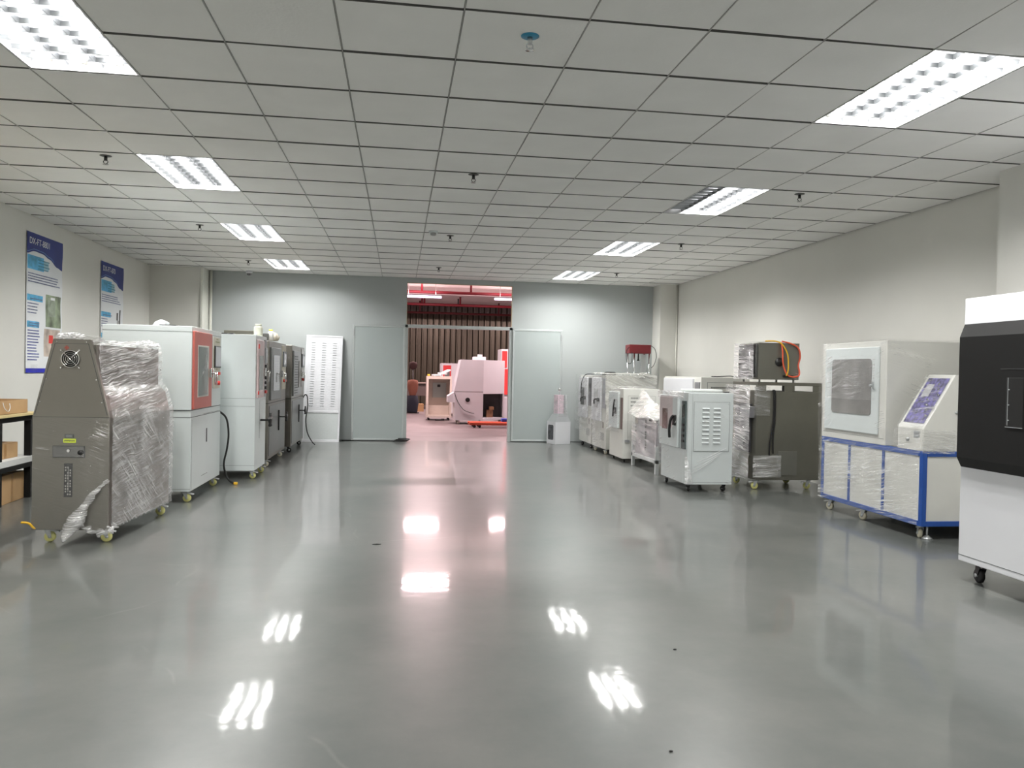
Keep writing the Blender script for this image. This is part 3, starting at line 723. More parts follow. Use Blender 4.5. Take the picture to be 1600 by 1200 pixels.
bm = B(); film_grid(bm, lambda u, v: Vector((.05, .95+u*.55, .86+v*.74)), 14, 16, Vector((1, 0, 0)), .012); obj('plastic_film', bm, FILML, D_)

# --- F: vented white panel leaning against the wall
Fp = thing('vented_panel', 'tall white slotted metal panel leaning against the grey wall', 'panel', (-1.665, 14.12, 0)); Fp.rotation_euler = (math.radians(-9.0), 0, 0); Fp.rotation_euler = (-.165, .012, 0)
w, hh = .64, 1.91
bm = B(); box(bm, .03, w-.03, .006, .012, .56, hh-.02); obj('sheet', bm, WHITE2, Fp)
bm = B(); box(bm, 0, w, 0, .035, 0, .05, .004); box(bm, 0, w, 0, .035, hh-.03, hh, .004); box(bm, 0, .035, 0, .035, .05, hh-.03, .004); box(bm, w-.035, w, 0, .035, .05, hh-.03, .004); box(bm, .035, w-.035, 0, .03, .52, .56, .004)
obj('frame', bm, WHITE2, Fp)
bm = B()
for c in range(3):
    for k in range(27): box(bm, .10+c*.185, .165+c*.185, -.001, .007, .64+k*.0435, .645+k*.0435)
obj('slots', bm, mat('slot_shade_grey', (.38, .40, .42), .7), Fp)  # grey strips paint the shade inside the slots
def perf_mat():
    m, nt, b = new_mat('perforated_sheet'); N = nt.nodes; L = nt.links
    tc = N.new('ShaderNodeTexCoord'); vo = N.new('ShaderNodeTexVoronoi'); vo.inputs['Scale'].default_value = 62; vo.inputs['Randomness'].default_value = 0
    mp = N.new('ShaderNodeMapping'); mp.inputs['Rotation'].default_value = (0, PI/4, 0); L.new(tc.outputs['Object'], mp.inputs[0]); L.new(mp.outputs[0], vo.inputs['Vector'])
    rp = N.new('ShaderNodeValToRGB'); rp.color_ramp.elements[0].position = .38; rp.color_ramp.elements[0].color = (.10, .11, .11, 1); rp.color_ramp.elements[1].position = .44; rp.color_ramp.elements[1].color = (.62, .66, .66, 1)
    L.new(vo.outputs['Distance'], rp.inputs[0]); L.new(rp.outputs[0], b.inputs['Base Color']); b.inputs['Roughness'].default_value = .4
    return m
bm = B(); box(bm, .035, w-.035, .010, .014, .05, .52); obj('perforated_sheet', bm, perf_mat(), Fp)

# cable and strip on the floor by the door
bm = B(); pts = [(-1.0, 14.42, .008), (-.5, 14.40, .008), (-.1, 14.36, .009)]
for k in range(40):
    a = k*2*PI/13; pts.append((.03+.12*math.cos(a+2.6)+.002*k, 14.26+.10*math.sin(a+2.6), .010+.0012*k))
tube(bm, spline(pts, 3), .007, 6); tag(obj('power_cable', bm, RUB), 'black cable coiled on the floor at the left door leaf', 'cable')

# ------------------------------------------------------------------ posters on the left wall
def text_mesh(s, size):
    cu = bpy.data.curves.new('t', 'FONT'); cu.body = s; cu.size = size; cu.extrude = .0004
    o = bpy.data.objects.new('t', cu); COL.objects.link(o)
    bpy.context.view_layer.update()
    me = bpy.data.meshes.new_from_object(o.evaluated_get(bpy.context.evaluated_depsgraph_get())); bpy.data.objects.remove(o)
    return me
def poster(name, y0, y1, z0, z1, title, lab, kind):
    w = y1-y0; h = z1-z0
    t = thing(name, lab, 'poster', (XL, y0, z0))
    def sheet(bm, u0, u1, v0, v1, off, n=10):   # slightly wavy paper
        g = [[bm.verts.new((off + .0025*math.sin(7*(v0+(v1-v0)*j/n)*3.1)*(.5+u0+(u1-u0)*i/n)+.008, (u0+(u1-u0)*i/n)*w, (v0+(v1-v0)*j/n)*h)) for j in range(n+1)] for i in range(n+1)]
        for i in range(n):
            for j in range(n): bm.faces.new((g[i][j], g[i+1][j], g[i+1][j+1], g[i][j+1]))
    def wav(u, v): return .0025*math.sin(7*v*3.1)*(.5+u)+.008
    bm = B(); sheet(bm, 0, 1, 0, 1, .003, 24); sheet(bm, 0, 1, 0, 1, .001, 24); obj('sheet', bm, PAPER, t)
    def header(v_of_u, off, mt, nm, vtop=1.0):
        bm = B(); n = 24
        for i in range(n):
            for k in range(4):
                u0, u1 = i/n, (i+1)/n
                a0, a1 = v_of_u(u0), v_of_u(u1)
                q = [(u0, a0+(vtop-a0)*k/4), (u1, a1+(vtop-a1)*k/4), (u1, a1+(vtop-a1)*(k+1)/4), (u0, a0+(vtop-a0)*(k+1)/4)]
                bm.faces.new([bm.verts.new((off+wav(u, v), u*w, v*h)) for u, v in q])
        obj(nm, bm, mt, t)
    def curve(u): 
        p = [(0, .845), (.2, .872), (.42, .868), (.62, .845), (.85, .80), (1, .785)]
        for a, b_ in zip(p, p[1:]):
            if u <= b_[0]: s = (u-a[0])/(b_[0]-a[0]); s = s*s*(3-2*s); return a[1]+(b_[1]-a[1])*s
        return p[-1][1]
    header(lambda u: curve(u), .0045, NAVY, 'header_band')
    bm = B(); n = 20
    for i in range(n):
        u0, u1 = i/n*.75, (i+1)/n*.75
        bm.faces.new([bm.verts.new((.0055+wav(u, v), u*w, v*h)) for u, v in ((u0, curve(u0)+.012), (u1, curve(u1)+.012), (u1, curve(u1)+.017), (u0, curve(u0)+.017))])
    obj('header_line', bm, mat('light_blue_print', (.12, .25, .55), .5), t)
    me = text_mesh(title, .105); me.materials.append(PAPER)
    o = bpy.data.objects.new('title', me); COL.objects.link(o); o.parent = t
    o.matrix_local = Matrix(((0, 0, 1, .026), (1, 0, 0, .03), (0, 1, 0, h*.918), (0, 0, 0, 1)))
    o.scale = (1.0, 1, 1)
    def patch(u0, u1, v0, v1, off, mt, nm):
        bm = B(); nn = 8
        for i in range(nn):
            for j in range(nn):
                a, b_ = u0+(u1-u0)*i/nn, u0+(u1-u0)*(i+1)/nn; c, d = v0+(v1-v0)*j/nn, v0+(v1-v0)*(j+1)/nn
                bm.faces.new([bm.verts.new((off+wav(u, v), u*w, v*h)) for u, v in ((a, c), (b_, c), (b_, d), (a, d))])
        return obj(nm, bm, mt, t)
    patch(.02, .46, .74, .84, .0045, CYAN, 'blue_patch'); patch(.46, .60, .755, .82, .0045, mat('pale_cyan_print', (.35, .58, .68), .6, var=.2), 'blue_patch')
    patch(.02, .44, .515, .56, .0045, CYAN, 'blue_patch')
    patch(.02, .34, .325, .37, .0045, CYAN, 'blue_patch')
    rnd = random.Random(kind)
    def lines(u0, u1, v, n, dv, hgt, mt, nm, ragged=.25):
        bm = B()
        for k in range(n):
            vv = v-k*dv; u = u0; end = u1-rnd.random()*ragged*(u1-u0)
            while u < end:
                du = rnd.uniform(.018, .04)
                bm.faces.new([bm.verts.new((.0062+wav(a, b_), a*w, b_*h)) for a, b_ in ((u, vv), (u+du*.8, vv), (u+du*.8, vv+hgt), (u, vv+hgt))]); u += du
        obj(nm, bm, mt, t)
    lines(.30, .62, .815, 4, .022, .007, mat('teal_ink', (.06, .22, .32), .7), 'small_print')
    lines(.03, .93, .705, 4, .019, .008, INK, 'paragraph_print')
    lines(.10, .48, .527, 1, .02, .008, INK, 'small_print')
    lines(.03, .30, .492, 4, .022, .008, INK, 'list_print')
    lines(.08, .34, .352, 2, .018, .008, INK, 'small_print')
    lines(.04, .34, .30, 11, .021, .007, mat('blue_ink', (.06, .08, .35), .7), 'list_print')
    if kind == 1:
        bm = B(); o = patch(.52, .96, .34, .58, .0045, PHOTO, 'machine_photo'); patch(.58, .80, .42, .56, .006, mat('green_grey_print', (.30, .35, .27), .5, var=.3, vscale=12), 'machine_photo')
        patch(.66, .78, .545, .565, .0065, PAPER, 'photo_detail')
        patch(.48, .94, .12, .325, .0045, PHOTO2, 'gloves_photo'); patch(.62, .74, .22, .28, .006, REDB, 'photo_detail')
        patch(0, .97, .0, .032, .0055, BLUEINK, 'footer_band')
        patch(.12, .30, .012, .06, .0075, FILML, 'tape'); 
    else:
        patch(.82, .88, .42, .60, .0045, LABELK, 'machine_photo'); patch(.70, .77, .50, .57, .0045, LABELK, 'machine_photo'); patch(.72, .82, .44, .5, .0045, mat('grey_print', (.4, .4, .4), .6), 'machine_photo')
        patch(0, 1, .0, .032, .0055, BLUEINK, 'footer_band')
    return t
poster('wall_poster', 9.60, 10.55, 1.17, 2.775, 'DX-FT-8801', 'left poster on the left wall, DX-FT-8801 title and green machine photo', 1)
poster('wall_poster', 11.84, 12.745, 1.14, 2.745, 'DX-FT-870', 'right poster on the left wall, partly behind the red-door oven', 2)

# ------------------------------------------------------------------ workbench with cartons at the far left
Tb = thing('workbench', 'black framed workbench with a plywood top and white lower shelf', 'workbench', (-4.15, 5.2, 0))
bm = B(); box(bm, 0, .72, 0, 3.0, .79, .815, .002); obj('bench_top', bm, PLY, Tb)
bm = B(); box(bm, .03, .69, .03, 2.97, .74, .79, .002); obj('top_rail', bm, BLACKM, Tb)
for (x, y) in ((.66, .1), (.66, 2.30), (.06, .1), (.06, 2.30), (.66, 2.9), (.06, 2.9)):
    bm = B(); box(bm, x-.03, x+.03, y-.03, y+.03, 0, .74, .002); obj('leg', bm, BLACKM, Tb)
bm = B(); box(bm, .03, .70, .03, 2.97, .345, .40, .002); obj('shelf', bm, mat('white_board', (.66, .67, .66), .6), Tb)
bm = B(); box(bm, .02, .705, .03, 2.97, .30, .343, .002); obj('shelf_rail', bm, BLACKM, Tb)
bm = B(); box(bm, .0, .02, 0, 3.0, .02, .79, .001); obj('back_board', bm, mat('black_board', (.015, .015, .015), .8), Tb)
def carton(loc, s, rz, lab, op=False):
    t = thing('cardboard_box', lab, 'box', loc, rz); x, y, z = s
    bm = B()
    box(bm, -x/2, x/2, -y/2, y/2, 0, .004); box(bm, -x/2, -x/2+.004, -y/2, y/2, 0, z); box(bm, x/2-.004, x/2, -y/2, y/2, 0, z); box(bm, -x/2, x/2, -y/2, -y/2+.004, 0, z); box(bm, -x/2, x/2, y/2-.004, y/2, 0, z)
    if not op: box(bm, -x/2, x/2, -y/2, y/2, z-.004, z)
    obj('walls', bm, CARD, t)
    if op:
        bm = B(); box(bm, -x/2-.10, -x/2, -y/2, y/2, z-.004, z); obj('flap', bm, CARD, t)
    else:
        bm = B(); box(bm, x/2-.001, x/2+.001, -.02, .02, 0, z); box(bm, -x/2, x/2, -.02, .02, z-.001, z+.001); obj('tape', bm, mat('brown_tape', (.35, .20, .08), .35), t)
    return t
c = carton((-3.66, 7.50, .816), (.40, 1.0, .125), 0, 'long low open brown carton on the workbench top', True)
bm = B(); tube(bm, spline([(.205, .02, .11), (.215, .03, .06), (.222, .08, .03), (.215, .13, .06), (.205, .14, .10)], 6), .003, 6); obj('string_handle', bm, PAPER, c)
bm = B(); box(bm, -.16, .16, -.2, .2, 0, .012, .002); o = obj('navy_folder', bm, NAVY); o.location = (-3.62, 7.26, .942); o.rotation_euler = (0, .0, .08); tag(o, 'dark blue folder lying across the open carton', 'folder')
bm = B(); box(bm, -.14, .14, -.24, .24, 0, .006, .001); o = obj('white_sheet', bm, PAPER); o.location = (-3.68, 7.36, .955); o.rotation_euler = (0, 0, .2); tag(o, 'white paper sheet on the blue folder and carton', 'paper')
crumple(None, (0, 0, 0), (.05, .06, .03), FILMH, 5, 'film_scrap'); o = bpy.data.objects['film_scrap']; o.location = (-3.62, 7.88, .86); tag(o, 'scrap of clear film at the far end of the open carton', 'plastic')
carton((-3.75, 6.95, .401), (.34, .40, .13), .1, 'low brown carton on the left of the bench shelf'); carton((-3.72, 7.77, .401), (.36, .42, .14), -.05, 'brown carton on the bench shelf right of the black leg')
carton((-3.70, 7.15, .001), (.36, .42, .26), 0, 'brown carton on the floor under the bench, nearer the camera'); carton((-3.68, 7.80, .001), (.36, .50, .26), .04, 'brown carton on the floor under the bench, beside the steel cabinet')

# ================================================================== RIGHT ROW
# --- G: white machine with black front, cut by the right frame edge
G = thing('climate_chamber', 'big white machine with a bulging black front panel at the right edge', 'machine', (3.6, 4.62, 0))
bm = B(); box(bm, 0, 1.0, -1.45, 0, .13, 1.815, .005); obj('body', bm, WHITE2, G)
seams(G, [(-.0015, 0, -1.45, 0, .168, .171)])
bm = B()   # chamfered black front
o0 = [(-1.44, .735), (-.004, .735), (-.004, 1.65), (-1.44, 1.65)]; i0 = [(-1.40, .80), (-.025, .80), (-.025, 1.565), (-1.40, 1.565)]
a = [bm.verts.new((-.001, y, z)) for y, z in o0]; c = [bm.verts.new((-.05, y, z)) for y, z in i0]
bm.faces.new(c)
for k in range(4): bm.faces.new((a[k], a[(k+1) % 4], c[(k+1) % 4], c[k]))
bmesh.ops.recalc_face_normals(bm, faces=bm.faces); blk = obj('black_front', bm, BLACKM, G)
bm = B(); box(bm, -.054, -.049, -.56, -.43, 1.02, 1.31, .002); rec = obj('recessed_handle', bm, BLACK, blk)
bm = B(); box(bm, -.056, -.053, -.56, -.43, 1.018, 1.022); box(bm, -.056, -.053, -.448, -.444, 1.03, 1.31)
for z in (1.06, 1.15, 1.24): bmesh.ops.create_uvsphere(bm, u_segments=8, v_segments=5, radius=.004, matrix=Matrix.Translation((-.056, -.455, z)))
obj('handle_trim', bm, GALV, rec)
bm = B(); box(bm, -.052, -.0495, -.62, -.38, 1.36, 1.364); obj('panel_gap', bm, mat('dark_grey_line', (.06, .06, .06), .4), blk)
casters(G, [(.09, -.10, 1.4), (.9, -.10, 1.4), (.09, -1.32, 1.4), (.9, -1.32, 1.4)], C_K, 0, 1.28)

# --- H: blue framed test bench with cabinet and control desk
Hm = thing('wrapped_test_bench', 'white machine on a blue steel frame, wrapped in clear film', 'machine', (4.17, 5.78, 0))
bm = B(); t_ = .042
L_ = 1.53; D2 = .80; z0, z1 = .11, .715
for y in (0, L_-t_): 
    for x in (0, D2-t_): box(bm, x, x+t_, y, y+t_, z0, z1, .003)
for z in (z0, z1-t_):
    for x in (0, D2-t_): box(bm, x, x+t_, t_, L_-t_, z, z+t_, .003)
    for y in (0, L_-t_): box(bm, t_, D2-t_, y, y+t_, z, z+t_, .003)
obj('blue_frame', bm, BLUE, Hm)
for y in (.51, 1.03):
    bm = B(); box(bm, 0, .03, y, y+.032, z0+t_, z1-t_, .002); obj('frame_post', bm, BLUE, Hm)
bm = B(); box(bm, .008, D2-.01, .010, L_-.01, z0+.02, z1-.02); obj('lower_panels', bm, CREAMW, Hm)
bm = B(); box(bm, 0, D2-.02, .50, L_+.005, z1, 1.625, .004); up = obj('test_cabinet', bm, CREAMW, Hm)
bm = B(); box(bm, -.014, 0, .60, 1.47, .80, 1.575, .005); dr = obj('cabinet_door', bm, WHITE, up)
def rrect(y0, y1, z0, z1, r, n=5):
    pts = []
    for cy, cz, a0 in ((y1-r, z1-r, 0), (y0+r, z1-r, 90), (y0+r, z0+r, 180), (y1-r, z0+r, 270)):
        for k in range(n+1): a = math.radians(a0+90*k/n); pts.append((cy+r*math.cos(a), cz+r*math.sin(a)))
    return pts
bm = B(); prism(bm, rrect(.70, 1.34, .965, 1.47, .035), -.019, -.013, 'X'); obj('window', bm, mat('smoky_window', (.24, .23, .22), .12, var=.2, spec=.7), dr)
bm = B(); box(bm, -.03, -.014, .665, .68, 1.20, 1.27, .003); cyl(bm, (-.03, .67, 1.235), (-.05, .67, 1.235), .01); obj('door_handle', bm, GALV, dr)
seams(up, [(-.001, 0, .52, 1.51, .77, .7725)])
desk = [(0, z1), (0, .895), (.27, 1.335), (D2-.02, 1.335), (D2-.02, z1)]
bm = B(); prism(bm, desk, .003, .33); bmesh.ops.bevel(bm, geom=list(bm.edges), offset=.004, segments=1, affect='EDGES'); dk = obj('control_desk', bm, CREAMW, Hm)
dv = Vector((.27, 0, .44)).normalized(); nv = Vector((-.44, 0, .27)).normalized()
bm = B(); o_ = Vector((0, 0, .895))
def dp(s, y, h): return o_ + dv*s + nv*h + Vector((0, y, 0))
q = [bm.verts.new(dp(s, y, .004)) for s, y in ((.05, .035), (.48, .035), (.48, .295), (.05, .295))]; bm.faces.new(q)
bmesh.ops.solidify(bm, geom=bm.faces[:], thickness=.003)
mem = obj('violet_keypad', bm, PURP, dk)
bm = B(); q = [bm.verts.new(dp(s, y, .0065)) for s, y in ((.30, .17), (.42, .17), (.42, .26), (.30, .26))]; bm.faces.new(q); obj('display', bm, SCREEN, mem)
bm = B()
for k in range(7):
    c_ = dp(.10+.05*k % .33+.02, .06+.03*(k % 4), .006); bmesh.ops.create_uvsphere(bm, u_segments=8, v_segments=6, radius=.011, matrix=Matrix.Translation(c_))
obj('buttons', bm, CHROME, mem)
bm = B(); lathe(bm, [(0, 0), (.014, 0), (.014, -.012), (0, -.013)], (0, .19, .80), 'X', 12); obj('desk_lock', bm, GALV, dk)
bm = B(); box(bm, -.002, 0, .05, .12, .82, .875); obj('serial_plate', bm, GALV, dk)
bm = B()
for x in (.285, .345): lathe(bm, [(0, .003), (.012, .003), (.012, -.008), (0, -.009)], (x, 0, 1.03), 'Y', 10)
obj('screw_cap', bm, GALV, dk)
casters(Hm, [(.06, .09, 1.2), (.07, .88, 1.9), (.06, 1.42, 1.9), (.72, .09, 1.2), (.72, 1.42, 1.2)], C_W, 0, 1.1)
bm = B(); cyl(bm, (.09, .0+.05, .11), (.09, .05, .035), .008); lathe(bm, [(0, 0), (.042, 0), (.036, .012), (.014, .03), (0, .034)], (.09, .05, 0)); obj('levelling_foot', bm, GALV, Hm)
film_box(Hm, -.02, .80, .02, 1.535, .12, .71, FILM, 'L', .004, name='lower_film', f=(3, 3, 10))
film_box(Hm, -.030, .79, .46, 1.545, .70, 1.632, FILML, 'LFT', .008, name='upper_film', f=(3, 3, 8))
film_box(Hm, -.022, .27, -.008, .34, .70, .89, FILM, 'LF', .008, name='desk_film')
film_box(Hm, -.03, .0, .62, 1.4, 1.10, 1.50, FILM, 'L', .01, name='window_film_band', f=(2, 2, 18))
bm = B(); film_grid(bm, lambda u, v: dp(.52*u, .0+.33*v, .008), 14, 10, nv, .012, (9, 9, 9)); obj('keypad_film', bm, FILM, Hm)

# --- I: large steel cabinet
I_ = thing('steel_cabinet', 'large dull steel cabinet carrying a small oven, with two slots in its top rail', 'cabinet', (4.03, 8.47, 0))
bm = B(); box(bm, 0, .79, 0, .66, .115, 1.13, .004); obj('body', bm, STEELD, I_)
bm = B(); box(bm, 0, .79, 0, .66, 1.195, 1.232, .003)
for x0_, x1_ in ((0, .11), (.33, .435), (.68, .79)): box(bm, x0_, x1_, 0, .012, 1.13, 1.195)
for x0_ in (.0, .765): box(bm, x0_, x0_+.025, .012, .035, 1.13, 1.195); box(bm, x0_, x0_+.025, .635, .66, 1.13, 1.195)
obj('top_rail', bm, STEELD, I_)
bm = B(); box(bm, .34, .43, .012, .08, 1.13, 1.195); obj('cable_block', bm, BLACK, I_)
bm = B(); box(bm, .27, .50, -.006, 0, .17, .445, .002); obj('access_cover', bm, mat('darker_steel', (.25, .25, .22), .4, metal=.7), I_)
bm = B(); tube(bm, spline([(.19, .0, 1.135), (.215, -.012, 1.11), (.215, -.014, .8), (.20, -.014, .6), (.205, -.012, .42)], 6), .008, 8); tube(bm, spline([(.185, .0, 1.135), (.20, -.012, 1.11), (.20, -.012, .8), (.165, -.014, .55), (.16, -.012, .40)], 6), .008, 8); obj('hanging_cable', bm, RUB, I_)
bm = B(); box(bm, -.03, 0, .12, .50, .42, .98, .004); box(bm, -.06, -.03, .20, .42, .50, .60, .004); obj('side_control_box', bm, mat('dark_control_box', (.07, .07, .075), .35), I_)
bm = B(); box(bm, -.062, 0, .05, .30, .82, .95, .004); obj('side_terminal', bm, mat('grey_terminal', (.20, .20, .21), .4), I_)
casters(I_, [(.06, .09, 2.6), (.70, .09, 2.6), (.06, .58, 2.6), (.70, .58, 2.6)], C_Y, 0, 1.12)
film_box(I_, -.075, .3, -.008, .67, .115, 1.20, FILMH, 'L', .02, name='side_film')
film_box(I_, -.04, .30, -.014, .1, .15, .40, FILMH, 'F', .010, name='lower_film', f=(2, 2, 22))
film_box(I_, -.04, .15, -.012, .1, .85, 1.19, FILM, 'F', .010, name='corner_film')
# --- J: small oven on top
J = thing('bench_oven', 'small stainless bench oven with coiled orange hose, on the large steel cabinet', 'oven', (4.10, 8.60, 1.232))
bm = B(); box(bm, 0, .50, 0, .52, .03, .455, .004); obj('body', bm, STEELD, J)
for x in (.04, .46):
    for y in (.05, .47):
        bm = B(); cyl(bm, (x, y, 0), (x, y, .032), .012, 10); obj('foot', bm, GALV, J)
bm = B(); box(bm, -.02, 0, .02, .50, .05, .44, .004); jd = obj('door', bm, STEELM, J)
bm = B(); box(bm, -.025, -.019, .06, .42, .10, .38); obj('window', bm, BLACK, jd)
bm = B(); cyl(bm, (-.05, .12, .12), (-.05, .12, .38), .010); cyl(bm, (-.02, .12, .14), (-.05, .12, .14), .006); cyl(bm, (-.02, .12, .36), (-.05, .12, .36), .006); obj('door_handle', bm, CHROME, jd)
bm = B(); lathe(bm, [(0, 0), (.052, 0), (.050, -.012), (0, -.014)], (.255, 0, .235), 'Y'); obj('cable_port', bm, BLACK, J)
film_box(J, -.055, .30, -.008, .53, .03, .46, FILMH, 'L', .012, name='door_film', f=(6, 6, 12))
film_box(J, -.055, .50, -.006, .53, .03, .462, FILML, 'FT', .006, name='body_film', f=(5, 5, 8))
crumple(J, (.22, .12, .462), (.18, .12, .016), FILML, 6)
bm = B(); tube(bm, spline([(.27, -.01, .46), (.275, -.035, .36), (.285, -.035, .22), (.33, -.035, .10), (.40, -.035, .065), (.48, -.03, .08), (.50, -.01, .13), (.49, .0, .20), (.505, -.01, .30), (.47, -.03, .40), (.38, -.03, .45), (.27, -.02, .475)], 7), .0095, 8); obj('orange_hose', bm, ORANGE, J)
bm = B(); tube(bm, spline([(.10, .05, .475), (.2, .0, .475), (.27, -.03, .44), (.33, -.045, .33), (.345, -.045, .2), (.34, -.045, .12), (.325, -.035, .075)], 7), .008, 8); obj('yellow_hose', bm, YHOSE, J)
bm = B(); box(bm, .30, .42, -.02, 0, .055, .085, .004); obj('hose_coupling', bm, BLACK, J)

# --- K: white oven with louvred side
K = thing('test_oven', 'white waist-high oven with two columns of louvres on its side and a long black handle', 'oven', (3.16, 8.32, 0))
kw, kl = .525, .86
bm = B(); box(bm, 0, kw, 0, kl, .085, 1.10, .004); obj('body', bm, WHITE, K)
bm = B(); box(bm, .07, .48, -.004, 0, .455, 1.0, .002); ac = obj('access_panel', bm, WHITE, K)
seams(K, [(.068, .07, -.0045, 0, .453, 1.002), (.48, .482, -.0045, 0, .453, 1.002), (.068, .482, -.0045, 0, 1.0, 1.002), (.068, .482, -.0045, 0, .453, .455), (0, kw, -.001, 0, .11, .1125), (.052, .0535, -.001, 0, .11, 1.09)])
bm = B()
for c in range(2):
    for k in range(9):
        x0_ = .165+c*.13; z = .545+k*.0475
        prism(bm, [(-.003, z+.016), (-.016, z-.002), (-.003, z-.004)], x0_, x0_+.08, 'X')
obj('louvres', bm, WHITE, ac)
bm = B()
for c in range(2):
    for k in range(9):
        x0_ = .165+c*.13; z = .545+k*.0475
        box(bm, x0_, x0_+.08, -.006, -.003, z-.009, z-.0035)
obj('louvre_gap', bm, SEAM, ac)
bm = B()
for x in (.085, .465):
    for z in (.475, .98): bmesh.ops.create_uvsphere(bm, u_segments=8, v_segments=5, radius=.005, matrix=Matrix.Translation((x, -.005, z)))
obj('screws', bm, GALV, ac)
bm = B(); box(bm, -.035, 0, .24, kl-.01, .47, 1.06, .006); kd = obj('door', bm, WHITE, K)
bm = B(); box(bm, -.0355, -.034, .40, kl-.02, .68, 1.05); obj('door_film_sheet', bm, mat('pinkish_sheet', (.60, .52, .52), .3, var=.05), kd)
bm = B(); box(bm, -.040, -.035, .56, .74, .66, .90, .003); obj('window', bm, GLASSB, kd)
bm = B(); box(bm, -.06, -.035, .27, .34, .72, .84, .005); tube(bm, spline([(-.06, .30, .83), (-.085, .31, .79), (-.09, .34, .68), (-.075, .37, .58)], 6), [.016]*19, 10); obj('door_handle', bm, BLACK, kd)
bm = B(); box(bm, -.012, 0, .04, .17, .47, 1.01, .003); kp = obj('control_strip', bm, mat('dark_control_strip', (.05, .08, .08), .3), K)
for z in (.56, .62, .68, .74):
    bm = B(); box(bm, -.022, -.012, .07, .14, z-.014, z+.014, .003); obj('rocker_switch', bm, BLACK, kp)
bm = B(); box(bm, -.014, -.012, .06, .15, .82, .97); obj('display', bm, mat('green_black_display', (.03, .06, .055), .1), kp)
casters(K, [(.05, .08, 1.0), (.47, .08, 2.2), (.05, kl-.08, 1.5), (.47, kl-.08, 1.5)], C_K, 0, .85)
film_box(K, -.045, kw, -.006, kl, .09, 1.112, FILML, 'LF', .006, name='body_film', f=(2, 2, 5))
film_box(K, -.05, .1, -.012, kl, 1.03, 1.115, FILMH, 'L', .012, name='top_edge_film', f=(3, 3, 12))
bm = B(); film_grid(bm, lambda u, v: Vector((.0+.30*u, -.010, .10+.42*v)) if False else Vector((-.03+.10*u*(1-v*.8), -.012, .10+.30*v)), 8, 14, Vector((0, -1, 0)), .02, (12, 12, 6)); obj('loose_film_fold', bm, FILMH, K)
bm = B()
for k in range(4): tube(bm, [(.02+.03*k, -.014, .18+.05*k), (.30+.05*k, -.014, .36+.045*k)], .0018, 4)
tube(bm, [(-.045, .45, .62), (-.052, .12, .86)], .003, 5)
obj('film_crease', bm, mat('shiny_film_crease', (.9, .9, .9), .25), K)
bm = B(); box(bm, -.19, .19, -.16, .16, 0, .03, .01)
o = obj('foam_sheet', bm, mat('white_foam', (.78, .80, .78), .8)); o.location = (3.50, 8.80, 1.105); o.rotation_euler = (0, 0, .08); tag(o, 'flat white foam sheet on top of the louvred white oven', 'foam sheet')
bm = B(); box(bm, -.03, .03, -.02, .02, 0, .012, .003); o = obj('small_black_clip', bm, BLACK); o.location = (3.63, 8.40, 1.103); tag(o, 'tiny black clip at the right corner of the louvred oven top', 'clip')

# --- Stand: wrapped machine on a steel leg frame
S_ = thing('wrapped_machine', 'film-wrapped machine on a white four-legged stand', 'machine', (3.30, 9.80, 0))
sl = 1.08; sw = .62
for x in (0, sw-.045):
    for y in (0, sl-.045):
        bm = B(); box(bm, x, x+.045, y, y+.045, 0, .36, .003); obj('leg', bm, GALV if False else mat('light_grey_paint', (.60, .62, .62), .45), S_)
bm = B(); box(bm, 0, sw, 0, .045, .14, .185, .002); box(bm, 0, .045, .045, sl-.045, .14, .185, .002); box(bm, sw-.045, sw, .045, sl-.045, .14, .185, .002); box(bm, 0, sw, sl-.045, sl, .14, .185, .002)
obj('stand_rails', bm, MATS['light_grey_paint'], S_)
bm = B(); box(bm, .045, sw-.045, .04, sl-.05, .185, .70, .004); mb = obj('machine_body', bm, mat('grey_lilac_paint', (.42, .41, .44), .35, metal=.3, var=.1, vscale=6), S_)
bm = B(); box(bm, .03, .045, .55, .57, .25, .68); obj('door_gap', bm, SEAM, mb)
bm = B()
for k in range(4):
    cyl(bm, (.045, .82, .30+.035*k), (.028, .82, .30+.035*k), .009, 8)
for k in range(3): cyl(bm, (.045, 1.0, .50+.05*k), (.028, 1.0, .50+.05*k), .012, 8)
obj('knob', bm, LABELK, mb)
bm = B(); box(bm, .01, .045, .12, .42, .66, .71, .004); obj('top_rail', bm, CREAMW, mb)
bm = B(); box(bm, .005, .012, .20, .32, .675, .70); obj('black_grip', bm, BLACK, mb)
bm = B(); box(bm, .02, .045, .92, 1.0, .60, .69, .004); obj('tan_label', bm, TAN, mb)
film_box(S_, .015, .60, .0, sl, .185, .72, FILMH, 'LFT', .02, name='plastic_film', f=(3, 3, 18))
bm = B()    # crumpled sheet draped from the neighbour oven across the stand
def drape(u, v):
    y = .02+u*1.15; z = .70+.36*(1-v)*(.25+.75*u) + .02*math.sin(9*u+6*v); x = -.02+.5*v*0 + .20*(1-v)
    return Vector((x, y, z))
film_grid(bm, drape, 30, 16, Vector((-.8, 0, .6)).normalized(), .03, (6, 6, 6)); obj('draped_sheet', bm, FILMW, S_)

